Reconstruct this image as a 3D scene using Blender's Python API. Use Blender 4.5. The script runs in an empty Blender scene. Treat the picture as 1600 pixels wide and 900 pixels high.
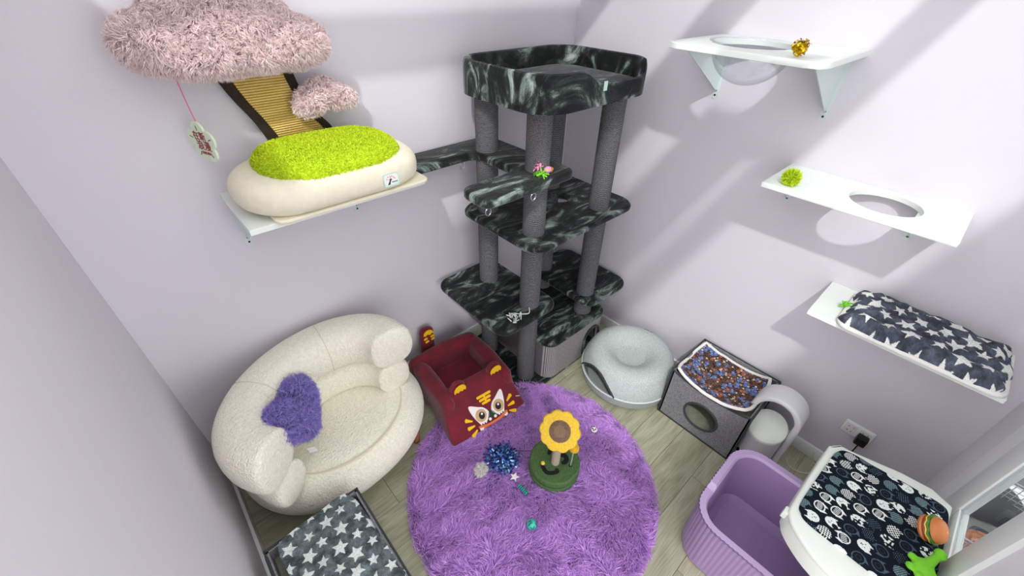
import bpy, bmesh, math, random
import numpy as np
from mathutils import Vector, Matrix
R = math.radians
PI = math.pi
random.seed(7)
SC = bpy.context.scene
COL = SC.collection

# ------------------------------------------------------------------ camera
def build_camera():
    cd = bpy.data.cameras.new('camera')
    cd.sensor_fit = 'HORIZONTAL'; cd.sensor_width = 36.0
    cd.lens = 653.467 / 1600 * 36.0
    cd.clip_start = 0.02
    co = bpy.data.objects.new('camera', cd); COL.objects.link(co)
    m = Matrix.Rotation(R(-42.8663), 4, 'Z') @ Matrix.Rotation(R(52.7309), 4, 'X') @ Matrix.Rotation(R(1.44656), 4, 'Z')
    co.matrix_world = Matrix.Translation((-2.106, -1.797, 2.1)) @ m
    SC.camera = co
build_camera()

# ------------------------------------------------------------------ world, lamp, exposure
WORLD_STRENGTH = 2.9
LAMP_POWER = 210.0
w = bpy.data.worlds.new('world'); SC.world = w; w.use_nodes = True
w.node_tree.nodes['Background'].inputs[0].default_value = (0.98, 0.975, 1.0, 1)
w.node_tree.nodes['Background'].inputs[1].default_value = WORLD_STRENGTH
ld = bpy.data.lights.new('hall_lamp', 'AREA'); ld.shape = 'DISK'; ld.size = 0.17
ld.energy = LAMP_POWER; ld.color = (1.0, 1.0, 0.985)
lo = bpy.data.objects.new('hall_lamp', ld); COL.objects.link(lo)
lo.location = (-4.4, -3.4, 5.8)
lo.rotation_euler = (Vector((-0.5, -0.8, 1.2)) - lo.location).to_track_quat('-Z', 'Y').to_euler()
SC.view_settings.view_transform = 'Standard'
SC.view_settings.look = 'None'
SC.view_settings.gamma = 1.0
SC.view_settings.use_curve_mapping = False
SC.view_settings.exposure = 0.0

# ------------------------------------------------------------------ helpers: objects
def lin(c):
    c = np.asarray(c, float)
    if c.max() > 1.001: c = c / 255.0
    return np.where(c <= 0.04045, c / 12.92, ((c + 0.055) / 1.055) ** 2.4)

WM = {}
def wm(o):
    return WM.get(o.name, Matrix.Identity(4)) if o else Matrix.Identity(4)

def tag(o, label=None, cat=None, group=None, kind=None):
    if label: o['label'] = label
    if cat: o['category'] = cat
    if group: o['group'] = group
    if kind: o['kind'] = kind
    return o

def thing(name, label, cat, loc=(0, 0, 0), rz=0.0, group=None):
    o = bpy.data.objects.new(name, None); COL.objects.link(o)
    o.location = loc; o.rotation_euler = (0, 0, rz)
    o.empty_display_size = 0.05
    WM[o.name] = Matrix.Translation(loc) @ Matrix.Rotation(rz, 4, 'Z')
    return tag(o, label, cat, group)

def link_mesh(name, me, mat, parent):
    o = bpy.data.objects.new(name, me); COL.objects.link(o)
    if mat is not None and len(me.materials) == 0: me.materials.append(mat)
    if parent:
        o.parent = parent; WM[o.name] = wm(parent)
    return o

def obj(name, bm, mat, parent=None, world=True, smooth=True, label=None):
    """bmesh -> one mesh object. world=True: bm is in room coordinates; False: in the thing's own."""
    if world and parent: bm.transform(wm(parent).inverted())
    me = bpy.data.meshes.new(name)
    bmesh.ops.recalc_face_normals(bm, faces=bm.faces)
    bm.to_mesh(me); bm.free()
    if smooth:
        me.polygons.foreach_set('use_smooth', [True] * len(me.polygons))
        try: me.set_sharp_from_angle(angle=R(38))
        except Exception: pass
    o = link_mesh(name, me, mat, parent)
    if label: o['label'] = label
    return o

def struct(name, bm, mat, label, parent=None, cat='room', smooth=False):
    o = obj(name, bm, mat, parent, smooth=smooth)
    if not parent: tag(o, label, cat, None, 'structure')
    return o

def copy_tree(o, parent=None):
    c = o.copy(); COL.objects.link(c); c.parent = parent
    for ch in list(o.children): copy_tree(ch, c)
    return c

# ------------------------------------------------------------------ helpers: shapes
def NB(): return bmesh.new()

def box(bm, x0, x1, y0, y1, z0, z1, bev=0.0, seg=2):
    r = bmesh.ops.create_cube(bm, size=1.0)
    vs = r['verts']
    for v in vs:
        v.co = Vector(((x0 + x1) / 2 + v.co.x * (x1 - x0), (y0 + y1) / 2 + v.co.y * (y1 - y0), (z0 + z1) / 2 + v.co.z * (z1 - z0)))
    if bev > 0:
        es = list({e for v in vs for e in v.link_edges})
        bmesh.ops.bevel(bm, geom=es, offset=bev, segments=seg, profile=0.5, affect='EDGES')
    return bm

def rrect(cx, cy, sx, sy, r, n=8):
    pts = []
    for (qx, qy, a0) in ((1, 1, 0), (-1, 1, 90), (-1, -1, 180), (1, -1, 270)):
        for i in range(n + 1):
            a = R(a0 + 90 * i / n)
            pts.append((cx + qx * (sx / 2 - r) + r * math.cos(a), cy + qy * (sy / 2 - r) + r * math.sin(a)))
    return pts

def ell(cx, cy, a, b, n=48):
    return [(cx + a * math.cos(2 * PI * i / n), cy + b * math.sin(2 * PI * i / n)) for i in range(n)]

def round_poly(pts, r, n=5):
    out = []; m = len(pts)
    for i in range(m):
        p0, p1, p2 = Vector(pts[i - 1]), Vector(pts[i]), Vector(pts[(i + 1) % m])
        d0 = (p0 - p1); d2 = (p2 - p1)
        q = min(r, d0.length * .48, d2.length * .48)
        a = p1 + d0.normalized() * q; b = p1 + d2.normalized() * q
        for k in range(n + 1):
            t = k / n
            out.append(tuple(a * (1 - t) ** 2 + p1 * 2 * t * (1 - t) + b * t * t))
    return out

def prism(bm, pts, z0, z1, bev=0.0, seg=3):
    """extruded outline with rounded top and bottom edges (rings, no ngon bevel surprises)"""
    n = len(pts)
    P = np.array(pts)
    def inset(d):
        if d <= 0: return P
        nx = np.roll(P, -1, 0) - np.roll(P, 1, 0)
        nn = np.stack([nx[:, 1], -nx[:, 0]], 1); nn /= (np.linalg.norm(nn, axis=1, keepdims=True) + 1e-9)
        area = 0.5 * np.sum(P[:, 0] * np.roll(P[:, 1], -1) - np.roll(P[:, 0], -1) * P[:, 1])
        return P - nn * d * (1 if area > 0 else -1)
    rings = []
    if bev > 0:
        for k in range(seg + 1):
            a = PI / 2 * k / seg
            rings.append((inset(bev * (1 - math.sin(a))), z0 + bev * (1 - math.cos(a))))
        for k in range(seg + 1):
            a = PI / 2 * k / seg
            rings.append((inset(bev * (1 - math.cos(a))), z1 - bev * (1 - math.sin(a))))
    else:
        rings = [(P, z0), (P, z1)]
    V = [[bm.verts.new((p[0], p[1], z)) for p in Q] for Q, z in rings]
    for a, b in zip(V[:-1], V[1:]):
        for i in range(n):
            j = (i + 1) % n
            bm.faces.new((a[i], a[j], b[j], b[i]))
    bm.faces.new(V[0][::-1]); bm.faces.new(V[-1])
    return bm

def ray_outline(pts, c, a):
    d = (math.cos(a), math.sin(a)); best = None
    for i in range(len(pts)):
        p, q = pts[i], pts[(i + 1) % len(pts)]
        ex, ey = q[0] - p[0], q[1] - p[1]
        den = d[0] * ey - d[1] * ex
        if abs(den) < 1e-12: continue
        t = ((p[0] - c[0]) * ey - (p[1] - c[1]) * ex) / den
        s = ((p[0] - c[0]) * d[1] - (p[1] - c[1]) * d[0]) / den
        if t > 0 and -1e-6 <= s <= 1 + 1e-6 and (best is None or t < best): best = t
    return (c[0] + d[0] * best, c[1] + d[1] * best)

def plate_hole(bm, outer, hole, c, z0, z1, n=96, corners=True, bev=0.004):
    """a plate with a hole through it; outer must be star-shaped about c"""
    angs = [2 * PI * i / n for i in range(n)]
    if corners: angs += [math.atan2(p[1] - c[1], p[0] - c[0]) % (2 * PI) for p in outer]
    angs = sorted(set(round(a, 5) for a in angs))
    O = [ray_outline(outer, c, a) for a in angs]; H = [ray_outline(hole, c, a) for a in angs]
    m = len(angs)
    def ins(A, k): return [(c[0] + (p[0] - c[0]) * k, c[1] + (p[1] - c[1]) * k) for p in A]
    def shrink(A, d):
        out = []
        for p in A:
            v = Vector((p[0] - c[0], p[1] - c[1])); l = v.length
            v = v * ((l - d) / l); out.append((c[0] + v.x, c[1] + v.y))
        return out
    rings = [(shrink(O, bev), z0), (O, z0 + bev), (O, z1 - bev), (shrink(O, bev), z1), (shrink(H, -bev), z1), (H, z1 - bev), (H, z0 + bev), (shrink(H, -bev), z0)]
    V = [[bm.verts.new((p[0], p[1], z)) for p in Q] for Q, z in rings]
    for a, b in zip(V, V[1:] + V[:1]):
        for i in range(m):
            j = (i + 1) % m
            bm.faces.new((a[i], a[j], b[j], b[i]))
    return bm

def lathe(bm, prof, c=(0, 0, 0), n=32, sx=1.0, sy=1.0):
    rings = []
    for r, z in prof:
        if r < 1e-6: rings.append([bm.verts.new((c[0], c[1], c[2] + z))])
        else: rings.append([bm.verts.new((c[0] + sx * r * math.cos(2 * PI * i / n), c[1] + sy * r * math.sin(2 * PI * i / n), c[2] + z)) for i in range(n)])
    for a, b in zip(rings[:-1], rings[1:]):
        if len(a) == 1 and len(b) == 1: continue
        for i in range(n):
            j = (i + 1) % n
            if len(a) == 1: bm.faces.new((a[0], b[j], b[i]))
            elif len(b) == 1: bm.faces.new((a[i], a[j], b[0]))
            else: bm.faces.new((a[i], a[j], b[j], b[i]))
    return bm

def cyl(bm, x, y, z0, z1, r, n=24, bev=0.0, r2=None):
    r2 = r if r2 is None else r2
    if bev: lathe(bm, [(0, z0), (r - bev, z0), (r, z0 + bev), (r2, z1 - bev), (r2 - bev, z1), (0, z1)], (x, y, 0), n)
    else: lathe(bm, [(0, z0), (r, z0), (r2, z1), (0, z1)], (x, y, 0), n)
    return bm

def sphere(bm, c, r, sub=3, s=(1, 1, 1)):
    q = bmesh.ops.create_icosphere(bm, subdivisions=sub, radius=r)
    for v in q['verts']: v.co = Vector((c[0] + v.co.x * s[0], c[1] + v.co.y * s[1], c[2] + v.co.z * s[2]))
    return bm

def sweep(bm, path, sec, closed=False, up=(0, 0, 1), scales=None, cap=True):
    """sweep a section (list of (side, up)) along a path; side = tangent x up"""
    P = [Vector(p) for p in path]; n = len(P); up = Vector(up)
    rings = []
    for i, p in enumerate(P):
        if closed: t = P[(i + 1) % n] - P[i - 1]
        else: t = P[min(i + 1, n - 1)] - P[max(i - 1, 0)]
        t.normalize()
        s = t.cross(up)
        if s.length < 1e-4: s = t.cross(Vector((1, 0.2, 0)))
        s.normalize(); u = s.cross(t)
        k = scales[i] if scales else 1.0
        rings.append([bm.verts.new(p + s * a * k + u * b * k) for a, b in sec])
    m = len(sec)
    for i in range(n if closed else n - 1):
        a, b = rings[i], rings[(i + 1) % n]
        for j in range(m):
            k = (j + 1) % m
            bm.faces.new((a[j], a[k], b[k], b[j]))
    if not closed and cap:
        bm.faces.new(rings[0]); bm.faces.new(rings[-1][::-1])
    return bm

def circ(r, n=8, r2=None):
    r2 = r if r2 is None else r2
    return [(r * math.cos(2 * PI * i / n), r2 * math.sin(2 * PI * i / n)) for i in range(n)]

def tube(bm, path, r, n=8, closed=False, up=(0, 0, 1)):
    return sweep(bm, path, circ(r, n), closed, up)

def smooth_path(pts, k=8, closed=False):
    P = [Vector(p) for p in pts]; n = len(P); out = []
    for i in range(n if closed else n - 1):
        a = P[i - 1] if (closed or i > 0) else P[0]
        b = P[i]; c = P[(i + 1) % n]
        d = P[(i + 2) % n] if (closed or i + 2 < n) else P[-1]
        for j in range(k):
            t = j / k
            out.append(0.5 * ((2 * b) + (c - a) * t + (2 * a - 5 * b + 4 * c - d) * t * t + (3 * b - a - 3 * c + d) * t ** 3))
    if not closed: out.append(P[-1])
    return out

def grid(bm, P, closeu=False, closev=False):
    V = [[bm.verts.new(p) for p in row] for row in P]
    nu, nv = len(V), len(V[0])
    for i in range(nu if closeu else nu - 1):
        for j in range(nv if closev else nv - 1):
            bm.faces.new((V[i][j], V[(i + 1) % nu][j], V[(i + 1) % nu][(j + 1) % nv], V[i][(j + 1) % nv]))
    return V

def poly_flat(bm, pts3, thick, nrm):
    """flat patch of given thickness along nrm"""
    nrm = Vector(nrm).normalized()
    a = [bm.verts.new(Vector(p)) for p in pts3]; b = [bm.verts.new(Vector(p) + nrm * thick) for p in pts3]
    n = len(a)
    for i in range(n): bm.faces.new((a[i], a[(i + 1) % n], b[(i + 1) % n], b[i]))
    bm.faces.new(a[::-1]); bm.faces.new(b)
    return bm

def bm_apply(bm, mods):
    """run modifiers over a bmesh and return a new bmesh"""
    me = bpy.data.meshes.new('tmp'); bm.to_mesh(me); bm.free()
    o = bpy.data.objects.new('tmp', me); COL.objects.link(o)
    for kind, kw in mods:
        md = o.modifiers.new('m', kind)
        for k, v in kw.items(): setattr(md, k, v)
    dg = bpy.context.evaluated_depsgraph_get(); dg.update()
    out = bmesh.new(); out.from_mesh(o.evaluated_get(dg).to_mesh())
    bpy.data.objects.remove(o); bpy.data.meshes.remove(me)
    return out

def vnoise(x, y, scale, seed=0):
    x = np.asarray(x) / scale; y = np.asarray(y) / scale
    xi = np.floor(x).astype(int); yi = np.floor(y).astype(int)
    fx = x - xi; fy = y - yi; fx = fx * fx * (3 - 2 * fx); fy = fy * fy * (3 - 2 * fy)
    def h(a, b):
        n = (a * 374761393 + b * 668265263 + seed * 974634777) & 0x7fffffff
        n = ((n ^ (n >> 13)) * 1274126177) & 0x7fffffff
        return ((n ^ (n >> 16)) & 0xffff) / 65535.0
    return (h(xi, yi) * (1 - fx) + h(xi + 1, yi) * fx) * (1 - fy) + (h(xi, yi + 1) * (1 - fx) + h(xi + 1, yi + 1) * fx) * fy

def fur(src, n, length, width, mat, parent, name='pile', bend=0.6, seed=1, lenvar=0.35, down=0.3, clump=0.0, cond=None, swirl=None):
    """short strands of real geometry on the surface of src; one joined part, kind stuff"""
    rng = np.random.default_rng(seed)
    me = src.data; me.calc_loop_triangles()
    nv = len(me.vertices); co = np.empty(nv * 3); me.vertices.foreach_get('co', co); co = co.reshape(-1, 3)
    nt = len(me.loop_triangles); tri = np.empty(nt * 3, int); me.loop_triangles.foreach_get('vertices', tri); tri = tri.reshape(-1, 3)
    A, B, C = co[tri[:, 0]], co[tri[:, 1]], co[tri[:, 2]]
    cr = np.cross(B - A, C - A); ar = np.linalg.norm(cr, axis=1)
    nr = cr / (ar[:, None] + 1e-12)
    if cond is not None: ar = ar * cond((A + B + C) / 3, nr)
    idx = rng.choice(nt, n, p=ar / ar.sum())
    u, v = rng.random(n), rng.random(n); f = u + v > 1; u[f] = 1 - u[f]; v[f] = 1 - v[f]
    p = A[idx] + (B - A)[idx] * u[:, None] + (C - A)[idx] * v[:, None]
    N = nr[idx]
    rd = rng.normal(size=(n, 3))
    if swirl is not None: rd = rd * 0.55 + swirl(p)
    if clump > 0:
        g = np.floor(p / clump).astype(int)
        hsh = (g[:, 0] * 73856093 ^ g[:, 1] * 19349663 ^ g[:, 2] * 83492791) & 0xffff
        tab = np.random.default_rng(seed + 9).normal(size=(65536, 3)); rd = rd * 0.45 + tab[hsh] * 0.9
    tang = rd - N * np.sum(rd * N, 1)[:, None]; tang /= (np.linalg.norm(tang, axis=1)[:, None] + 1e-9)
    L = length * (1 + lenvar * rng.normal(size=n)).clip(0.4, 1.7)
    d1 = N + tang * bend * 0.35; d2 = N * (1 - bend * 0.55) + tang * bend + np.array([0, 0, -down])
    d1 /= np.linalg.norm(d1, axis=1)[:, None]; d2 /= np.linalg.norm(d2, axis=1)[:, None]
    m = p + d1 * (L * 0.5)[:, None]; tip = m + d2 * (L * 0.5)[:, None]
    sd = np.cross(d2, rng.normal(size=(n, 3))); sd /= (np.linalg.norm(sd, axis=1)[:, None] + 1e-9)
    w2 = (width * (0.7 + 0.6 * rng.random(n)) / 2)[:, None]
    base = p - N * 0.002
    V = np.stack([base - sd * w2, base + sd * w2, m + sd * w2 * .85, m - sd * w2 * .85, tip], 1).reshape(-1, 3)
    i0 = np.arange(n) * 5
    loops = np.stack([i0, i0 + 1, i0 + 2, i0 + 3, i0 + 3, i0 + 2, i0 + 4], 1).reshape(-1)
    ms = bpy.data.meshes.new(name)
    ms.vertices.add(len(V)); ms.vertices.foreach_set('co', V.reshape(-1))
    ms.loops.add(len(loops)); ms.loops.foreach_set('vertex_index', loops)
    st = np.stack([np.arange(n) * 7, np.arange(n) * 7 + 4], 1).reshape(-1)
    ms.polygons.add(2 * n); ms.polygons.foreach_set('loop_start', st)
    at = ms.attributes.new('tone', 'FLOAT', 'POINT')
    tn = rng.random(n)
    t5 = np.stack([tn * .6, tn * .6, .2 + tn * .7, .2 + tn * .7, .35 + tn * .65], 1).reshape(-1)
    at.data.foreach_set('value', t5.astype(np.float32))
    ms.update(calc_edges=True); ms.validate()
    o = link_mesh(name, ms, mat, parent); o['kind'] = 'stuff'
    return o

def cloth(name, nx, ny, pos, colf, W, H, mat, parent, world=True, thick=0.006):
    """a printed cloth: fine grid, colour per vertex from colf(X, Y) in metres"""
    u = np.linspace(0, 1, nx); v = np.linspace(0, 1, ny)
    U, Vv = np.meshgrid(u, v, indexing='ij')
    P = pos(U, Vv); c = colf(U * W, Vv * H)
    top = P.reshape(-1, 3)
    idx = np.arange(nx * ny).reshape(nx, ny)
    q = np.stack([idx[:-1, :-1], idx[1:, :-1], idx[1:, 1:], idx[:-1, 1:]], -1).reshape(-1, 4)
    border = np.concatenate([idx[:, 0], idx[-1, 1:], idx[::-1, -1][1:], idx[0, ::-1][1:-1]])
    bot = top[border] - np.array([0, 0, thick])
    nb = len(border); b0 = nx * ny
    verts = np.concatenate([top, bot])
    faces = q.tolist()
    for i in range(nb):
        j = (i + 1) % nb
        faces.append([int(border[j]), int(border[i]), b0 + i, b0 + j])
    me = bpy.data.meshes.new(name); me.from_pydata(verts.tolist(), [], faces)
    cc = np.concatenate([c.reshape(-1, 3), c.reshape(-1, 3)[border]])
    at = me.color_attributes.new('print', 'FLOAT_COLOR', 'POINT')
    at.data.foreach_set('color', np.concatenate([lin(cc), np.ones((len(cc), 1))], 1).astype(np.float32).reshape(-1))
    me.polygons.foreach_set('use_smooth', [True] * len(me.polygons))
    if world and parent: me.transform(wm(parent).inverted())
    me.update()
    return link_mesh(name, me, mat, parent)

# ------------------------------------------------------------------ materials
def nmat(name):
    m = bpy.data.materials.new(name); m.use_nodes = True
    nt = m.node_tree; b = nt.nodes['Principled BSDF']
    return m, nt, b

def L4(c): return (*[float(x) for x in lin(c)], 1.0)

def mat(name, col, rough=0.8, var=0.0, vscale=20.0, bump=0.0, bscale=200.0, metal=0.0, sheen=0.0, spec=None, coat=0.0, col2=None, tone=None, btype='noise', trans=0.0):
    m, nt, b = nmat(name)
    b.inputs['Base Color'].default_value = L4(col)
    b.inputs['Roughness'].default_value = rough
    b.inputs['Metallic'].default_value = metal
    if spec is not None: b.inputs['Specular IOR Level'].default_value = spec
    if sheen: b.inputs['Sheen Weight'].default_value = sheen; b.inputs['Sheen Roughness'].default_value = 0.5
    if coat: b.inputs['Coat Weight'].default_value = coat
    tc = nt.nodes.new('ShaderNodeTexCoord')
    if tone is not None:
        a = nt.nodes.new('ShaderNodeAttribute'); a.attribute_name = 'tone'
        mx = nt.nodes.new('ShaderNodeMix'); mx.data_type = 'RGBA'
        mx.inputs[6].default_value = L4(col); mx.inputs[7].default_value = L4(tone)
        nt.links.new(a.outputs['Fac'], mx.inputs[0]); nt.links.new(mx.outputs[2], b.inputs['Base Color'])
    elif var or col2 is not None:
        n = nt.nodes.new('ShaderNodeTexNoise'); n.inputs['Scale'].default_value = vscale; n.inputs['Detail'].default_value = 4
        nt.links.new(tc.outputs['Object'], n.inputs['Vector'])
        mx = nt.nodes.new('ShaderNodeMix'); mx.data_type = 'RGBA'
        c1 = np.asarray(col, float); 
        if c1.max() > 1.001: c1 = c1 / 255
        if col2 is None:
            mx.inputs[6].default_value = L4(np.clip(c1 * (1 - var), 0, 1)); mx.inputs[7].default_value = L4(np.clip(c1 * (1 + var), 0, 1))
        else:
            mx.inputs[6].default_value = L4(col); mx.inputs[7].default_value = L4(col2)
        rp = nt.nodes.new('ShaderNodeMapRange'); rp.inputs[1].default_value = 0.32; rp.inputs[2].default_value = 0.68
        nt.links.new(n.outputs['Fac'], rp.inputs[0]); nt.links.new(rp.outputs[0], mx.inputs[0])
        nt.links.new(mx.outputs[2], b.inputs['Base Color'])
    if bump:
        if btype == 'voronoi':
            n2 = nt.nodes.new('ShaderNodeTexVoronoi'); out = n2.outputs['Distance']
        else:
            n2 = nt.nodes.new('ShaderNodeTexNoise'); n2.inputs['Detail'].default_value = 3; out = n2.outputs['Fac']
        n2.inputs['Scale'].default_value = bscale
        nt.links.new(tc.outputs['Object'], n2.inputs['Vector'])
        bp = nt.nodes.new('ShaderNodeBump'); bp.inputs['Strength'].default_value = bump; bp.inputs['Distance'].default_value = 0.004
        nt.links.new(out, bp.inputs['Height']); nt.links.new(bp.outputs[0], b.inputs['Normal'])
    return m

def print_mat(name, rough=0.95, bump=0.5, bscale=260):
    m, nt, b = nmat(name)
    a = nt.nodes.new('ShaderNodeAttribute'); a.attribute_name = 'print'
    tc = nt.nodes.new('ShaderNodeTexCoord')
    n = nt.nodes.new('ShaderNodeTexNoise'); n.inputs['Scale'].default_value = bscale; n.inputs['Detail'].default_value = 3
    nt.links.new(tc.outputs['Object'], n.inputs['Vector'])
    mp = nt.nodes.new('ShaderNodeMapRange'); mp.inputs[1].default_value = 0.3; mp.inputs[2].default_value = 0.7; mp.inputs[3].default_value = 0.72; mp.inputs[4].default_value = 1.2
    nt.links.new(n.outputs['Fac'], mp.inputs[0])
    mx = nt.nodes.new('ShaderNodeMix'); mx.data_type = 'RGBA'; mx.blend_type = 'MULTIPLY'; mx.inputs[0].default_value = 1.0
    nt.links.new(a.outputs['Color'], mx.inputs[6]); nt.links.new(mp.outputs[0], mx.inputs[7])
    nt.links.new(mx.outputs[2], b.inputs['Base Color'])
    b.inputs['Roughness'].default_value = rough; b.inputs['Specular IOR Level'].default_value = 0.2
    bp = nt.nodes.new('ShaderNodeBump'); bp.inputs['Strength'].default_value = bump; bp.inputs['Distance'].default_value = 0.004
    nt.links.new(n.outputs['Fac'], bp.inputs['Height']); nt.links.new(bp.outputs[0], b.inputs['Normal'])
    return m

def velvet_mat():
    m, nt, b = nmat('crushed_velvet')
    tc = nt.nodes.new('ShaderNodeTexCoord')
    mp = nt.nodes.new('ShaderNodeMapping'); mp.inputs['Rotation'].default_value = (0.3, 0.2, 0.6); mp.inputs['Scale'].default_value = (1.0, 2.6, 1.3)
    nt.links.new(tc.outputs['Object'], mp.inputs['Vector'])
    n = nt.nodes.new('ShaderNodeTexNoise'); n.inputs['Scale'].default_value = 3.6; n.inputs['Detail'].default_value = 5; n.inputs['Distortion'].default_value = 2.2; n.inputs['Roughness'].default_value = 0.6
    nt.links.new(mp.outputs[0], n.inputs['Vector'])
    n3 = nt.nodes.new('ShaderNodeTexNoise'); n3.inputs['Scale'].default_value = 420; n3.inputs['Detail'].default_value = 2
    nt.links.new(tc.outputs['Object'], n3.inputs['Vector'])
    ad = nt.nodes.new('ShaderNodeMath'); ad.operation = 'MULTIPLY_ADD'; ad.inputs[1].default_value = 0.16; 
    nt.links.new(n3.outputs['Fac'], ad.inputs[0]); nt.links.new(n.outputs['Fac'], ad.inputs[2])
    cr = nt.nodes.new('ShaderNodeValToRGB'); e = cr.color_ramp  # paler stops put the nap's sheen highlights into the base colour
    e.elements[0].position = 0.52; e.elements[0].color = L4((15, 18, 18))
    e.elements[1].position = 0.80; e.elements[1].color = L4((176, 190, 182))
    x = e.elements.new(0.62); x.color = L4((44, 51, 49))
    x = e.elements.new(0.70); x.color = L4((112, 125, 118))
    nt.links.new(ad.outputs[0], cr.inputs[0]); nt.links.new(cr.outputs[0], b.inputs['Base Color'])
    b.inputs['Roughness'].default_value = 0.75; b.inputs['Specular IOR Level'].default_value = 0.25
    b.inputs['Sheen Weight'].default_value = 0.35; b.inputs['Sheen Roughness'].default_value = 0.35
    bp = nt.nodes.new('ShaderNodeBump'); bp.inputs['Strength'].default_value = 0.5; bp.inputs['Distance'].default_value = 0.01
    nt.links.new(n.outputs['Fac'], bp.inputs['Height']); nt.links.new(bp.outputs[0], b.inputs['Normal'])
    return m

def rope_mat(name, c1, c2, pitch, axis='Z', fine=700):
    """wound cord: rings around the post with fibre noise"""
    m, nt, b = nmat(name)
    tc = nt.nodes.new('ShaderNodeTexCoord')
    wv = nt.nodes.new('ShaderNodeTexWave'); wv.bands_direction = axis; wv.inputs['Scale'].default_value = 1.0 / pitch / (20 / (2 * PI)) * 1.0
    wv.inputs['Distortion'].default_value = 0.6; wv.inputs['Detail'].default_value = 2; wv.inputs['Detail Scale'].default_value = 6
    nt.links.new(tc.outputs['Object'], wv.inputs['Vector'])
    n = nt.nodes.new('ShaderNodeTexNoise'); n.inputs['Scale'].default_value = fine; n.inputs['Detail'].default_value = 2
    nt.links.new(tc.outputs['Object'], n.inputs['Vector'])
    ad = nt.nodes.new('ShaderNodeMath'); ad.operation = 'MULTIPLY'
    nt.links.new(wv.outputs['Fac'], ad.inputs[0]); nt.links.new(n.outputs['Fac'], ad.inputs[1])
    rp = nt.nodes.new('ShaderNodeMapRange'); rp.inputs[1].default_value = 0.08; rp.inputs[2].default_value = 0.5
    nt.links.new(ad.outputs[0], rp.inputs[0])
    mx = nt.nodes.new('ShaderNodeMix'); mx.data_type = 'RGBA'; mx.inputs[6].default_value = L4(c1); mx.inputs[7].default_value = L4(c2)
    nt.links.new(rp.outputs[0], mx.inputs[0]); nt.links.new(mx.outputs[2], b.inputs['Base Color'])
    b.inputs['Roughness'].default_value = 0.95; b.inputs['Specular IOR Level'].default_value = 0.15
    bp = nt.nodes.new('ShaderNodeBump'); bp.inputs['Strength'].default_value = 0.6; bp.inputs['Distance'].default_value = 0.003
    nt.links.new(ad.outputs[0], bp.inputs['Height']); nt.links.new(bp.outputs[0], b.inputs['Normal'])
    return m

def wood_mat(i):
    m, nt, b = nmat('floor_plank')
    tc = nt.nodes.new('ShaderNodeTexCoord')
    oi = nt.nodes.new('ShaderNodeObjectInfo')
    sh = nt.nodes.new('ShaderNodeVectorMath'); sh.operation = 'MULTIPLY_ADD'
    sh.inputs[1].default_value = (1, 1, 1)
    cb = nt.nodes.new('ShaderNodeCombineXYZ')
    mu = nt.nodes.new('ShaderNodeMath'); mu.operation = 'MULTIPLY'; mu.inputs[1].default_value = 37.0
    nt.links.new(oi.outputs['Random'], mu.inputs[0]); nt.links.new(mu.outputs[0], cb.inputs[2]); nt.links.new(mu.outputs[0], cb.inputs[0])
    nt.links.new(tc.outputs['Object'], sh.inputs[0]); nt.links.new(cb.outputs[0], sh.inputs[2])
    mp = nt.nodes.new('ShaderNodeMapping'); mp.inputs['Scale'].default_value = (1.6, 7.0, 1.0)
    nt.links.new(sh.outputs[0], mp.inputs['Vector'])
    n1 = nt.nodes.new('ShaderNodeTexNoise'); n1.inputs['Scale'].default_value = 1.3; n1.inputs['Detail'].default_value = 2; n1.inputs['Distortion'].default_value = 0.4
    nt.links.new(mp.outputs[0], n1.inputs['Vector'])
    fr = nt.nodes.new('ShaderNodeMath'); fr.operation = 'MULTIPLY'; fr.inputs[1].default_value = 26.0
    nt.links.new(n1.outputs['Fac'], fr.inputs[0])
    sn = nt.nodes.new('ShaderNodeMath'); sn.operation = 'SINE'
    nt.links.new(fr.outputs[0], sn.inputs[0])
    mp2 = nt.nodes.new('ShaderNodeMapping'); mp2.inputs['Scale'].default_value = (5, 90, 1)
    nt.links.new(sh.outputs[0], mp2.inputs['Vector'])
    n2 = nt.nodes.new('ShaderNodeTexNoise'); n2.inputs['Scale'].default_value = 2.0; n2.inputs['Detail'].default_value = 5
    nt.links.new(mp2.outputs[0], n2.inputs['Vector'])
    a1 = nt.nodes.new('ShaderNodeMath'); a1.operation = 'MULTIPLY_ADD'; a1.inputs[1].default_value = 0.10
    nt.links.new(sn.outputs[0], a1.inputs[0]); nt.links.new(n2.outputs['Fac'], a1.inputs[2])
    cr = nt.nodes.new('ShaderNodeValToRGB'); e = cr.color_ramp
    e.elements[0].position = 0.25; e.elements[0].color = L4((150, 149, 123))
    e.elements[1].position = 0.72; e.elements[1].color = L4((186, 186, 158))
    nt.links.new(a1.outputs[0], cr.inputs[0])
    hs = nt.nodes.new('ShaderNodeHueSaturation')
    mr = nt.nodes.new('ShaderNodeMapRange'); mr.inputs[3].default_value = 0.9; mr.inputs[4].default_value = 1.08
    nt.links.new(oi.outputs['Random'], mr.inputs[0]); nt.links.new(mr.outputs[0], hs.inputs['Value'])
    nt.links.new(cr.outputs[0], hs.inputs['Color']); nt.links.new(hs.outputs[0], b.inputs['Base Color'])
    b.inputs['Roughness'].default_value = 0.5
    return m

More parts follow.
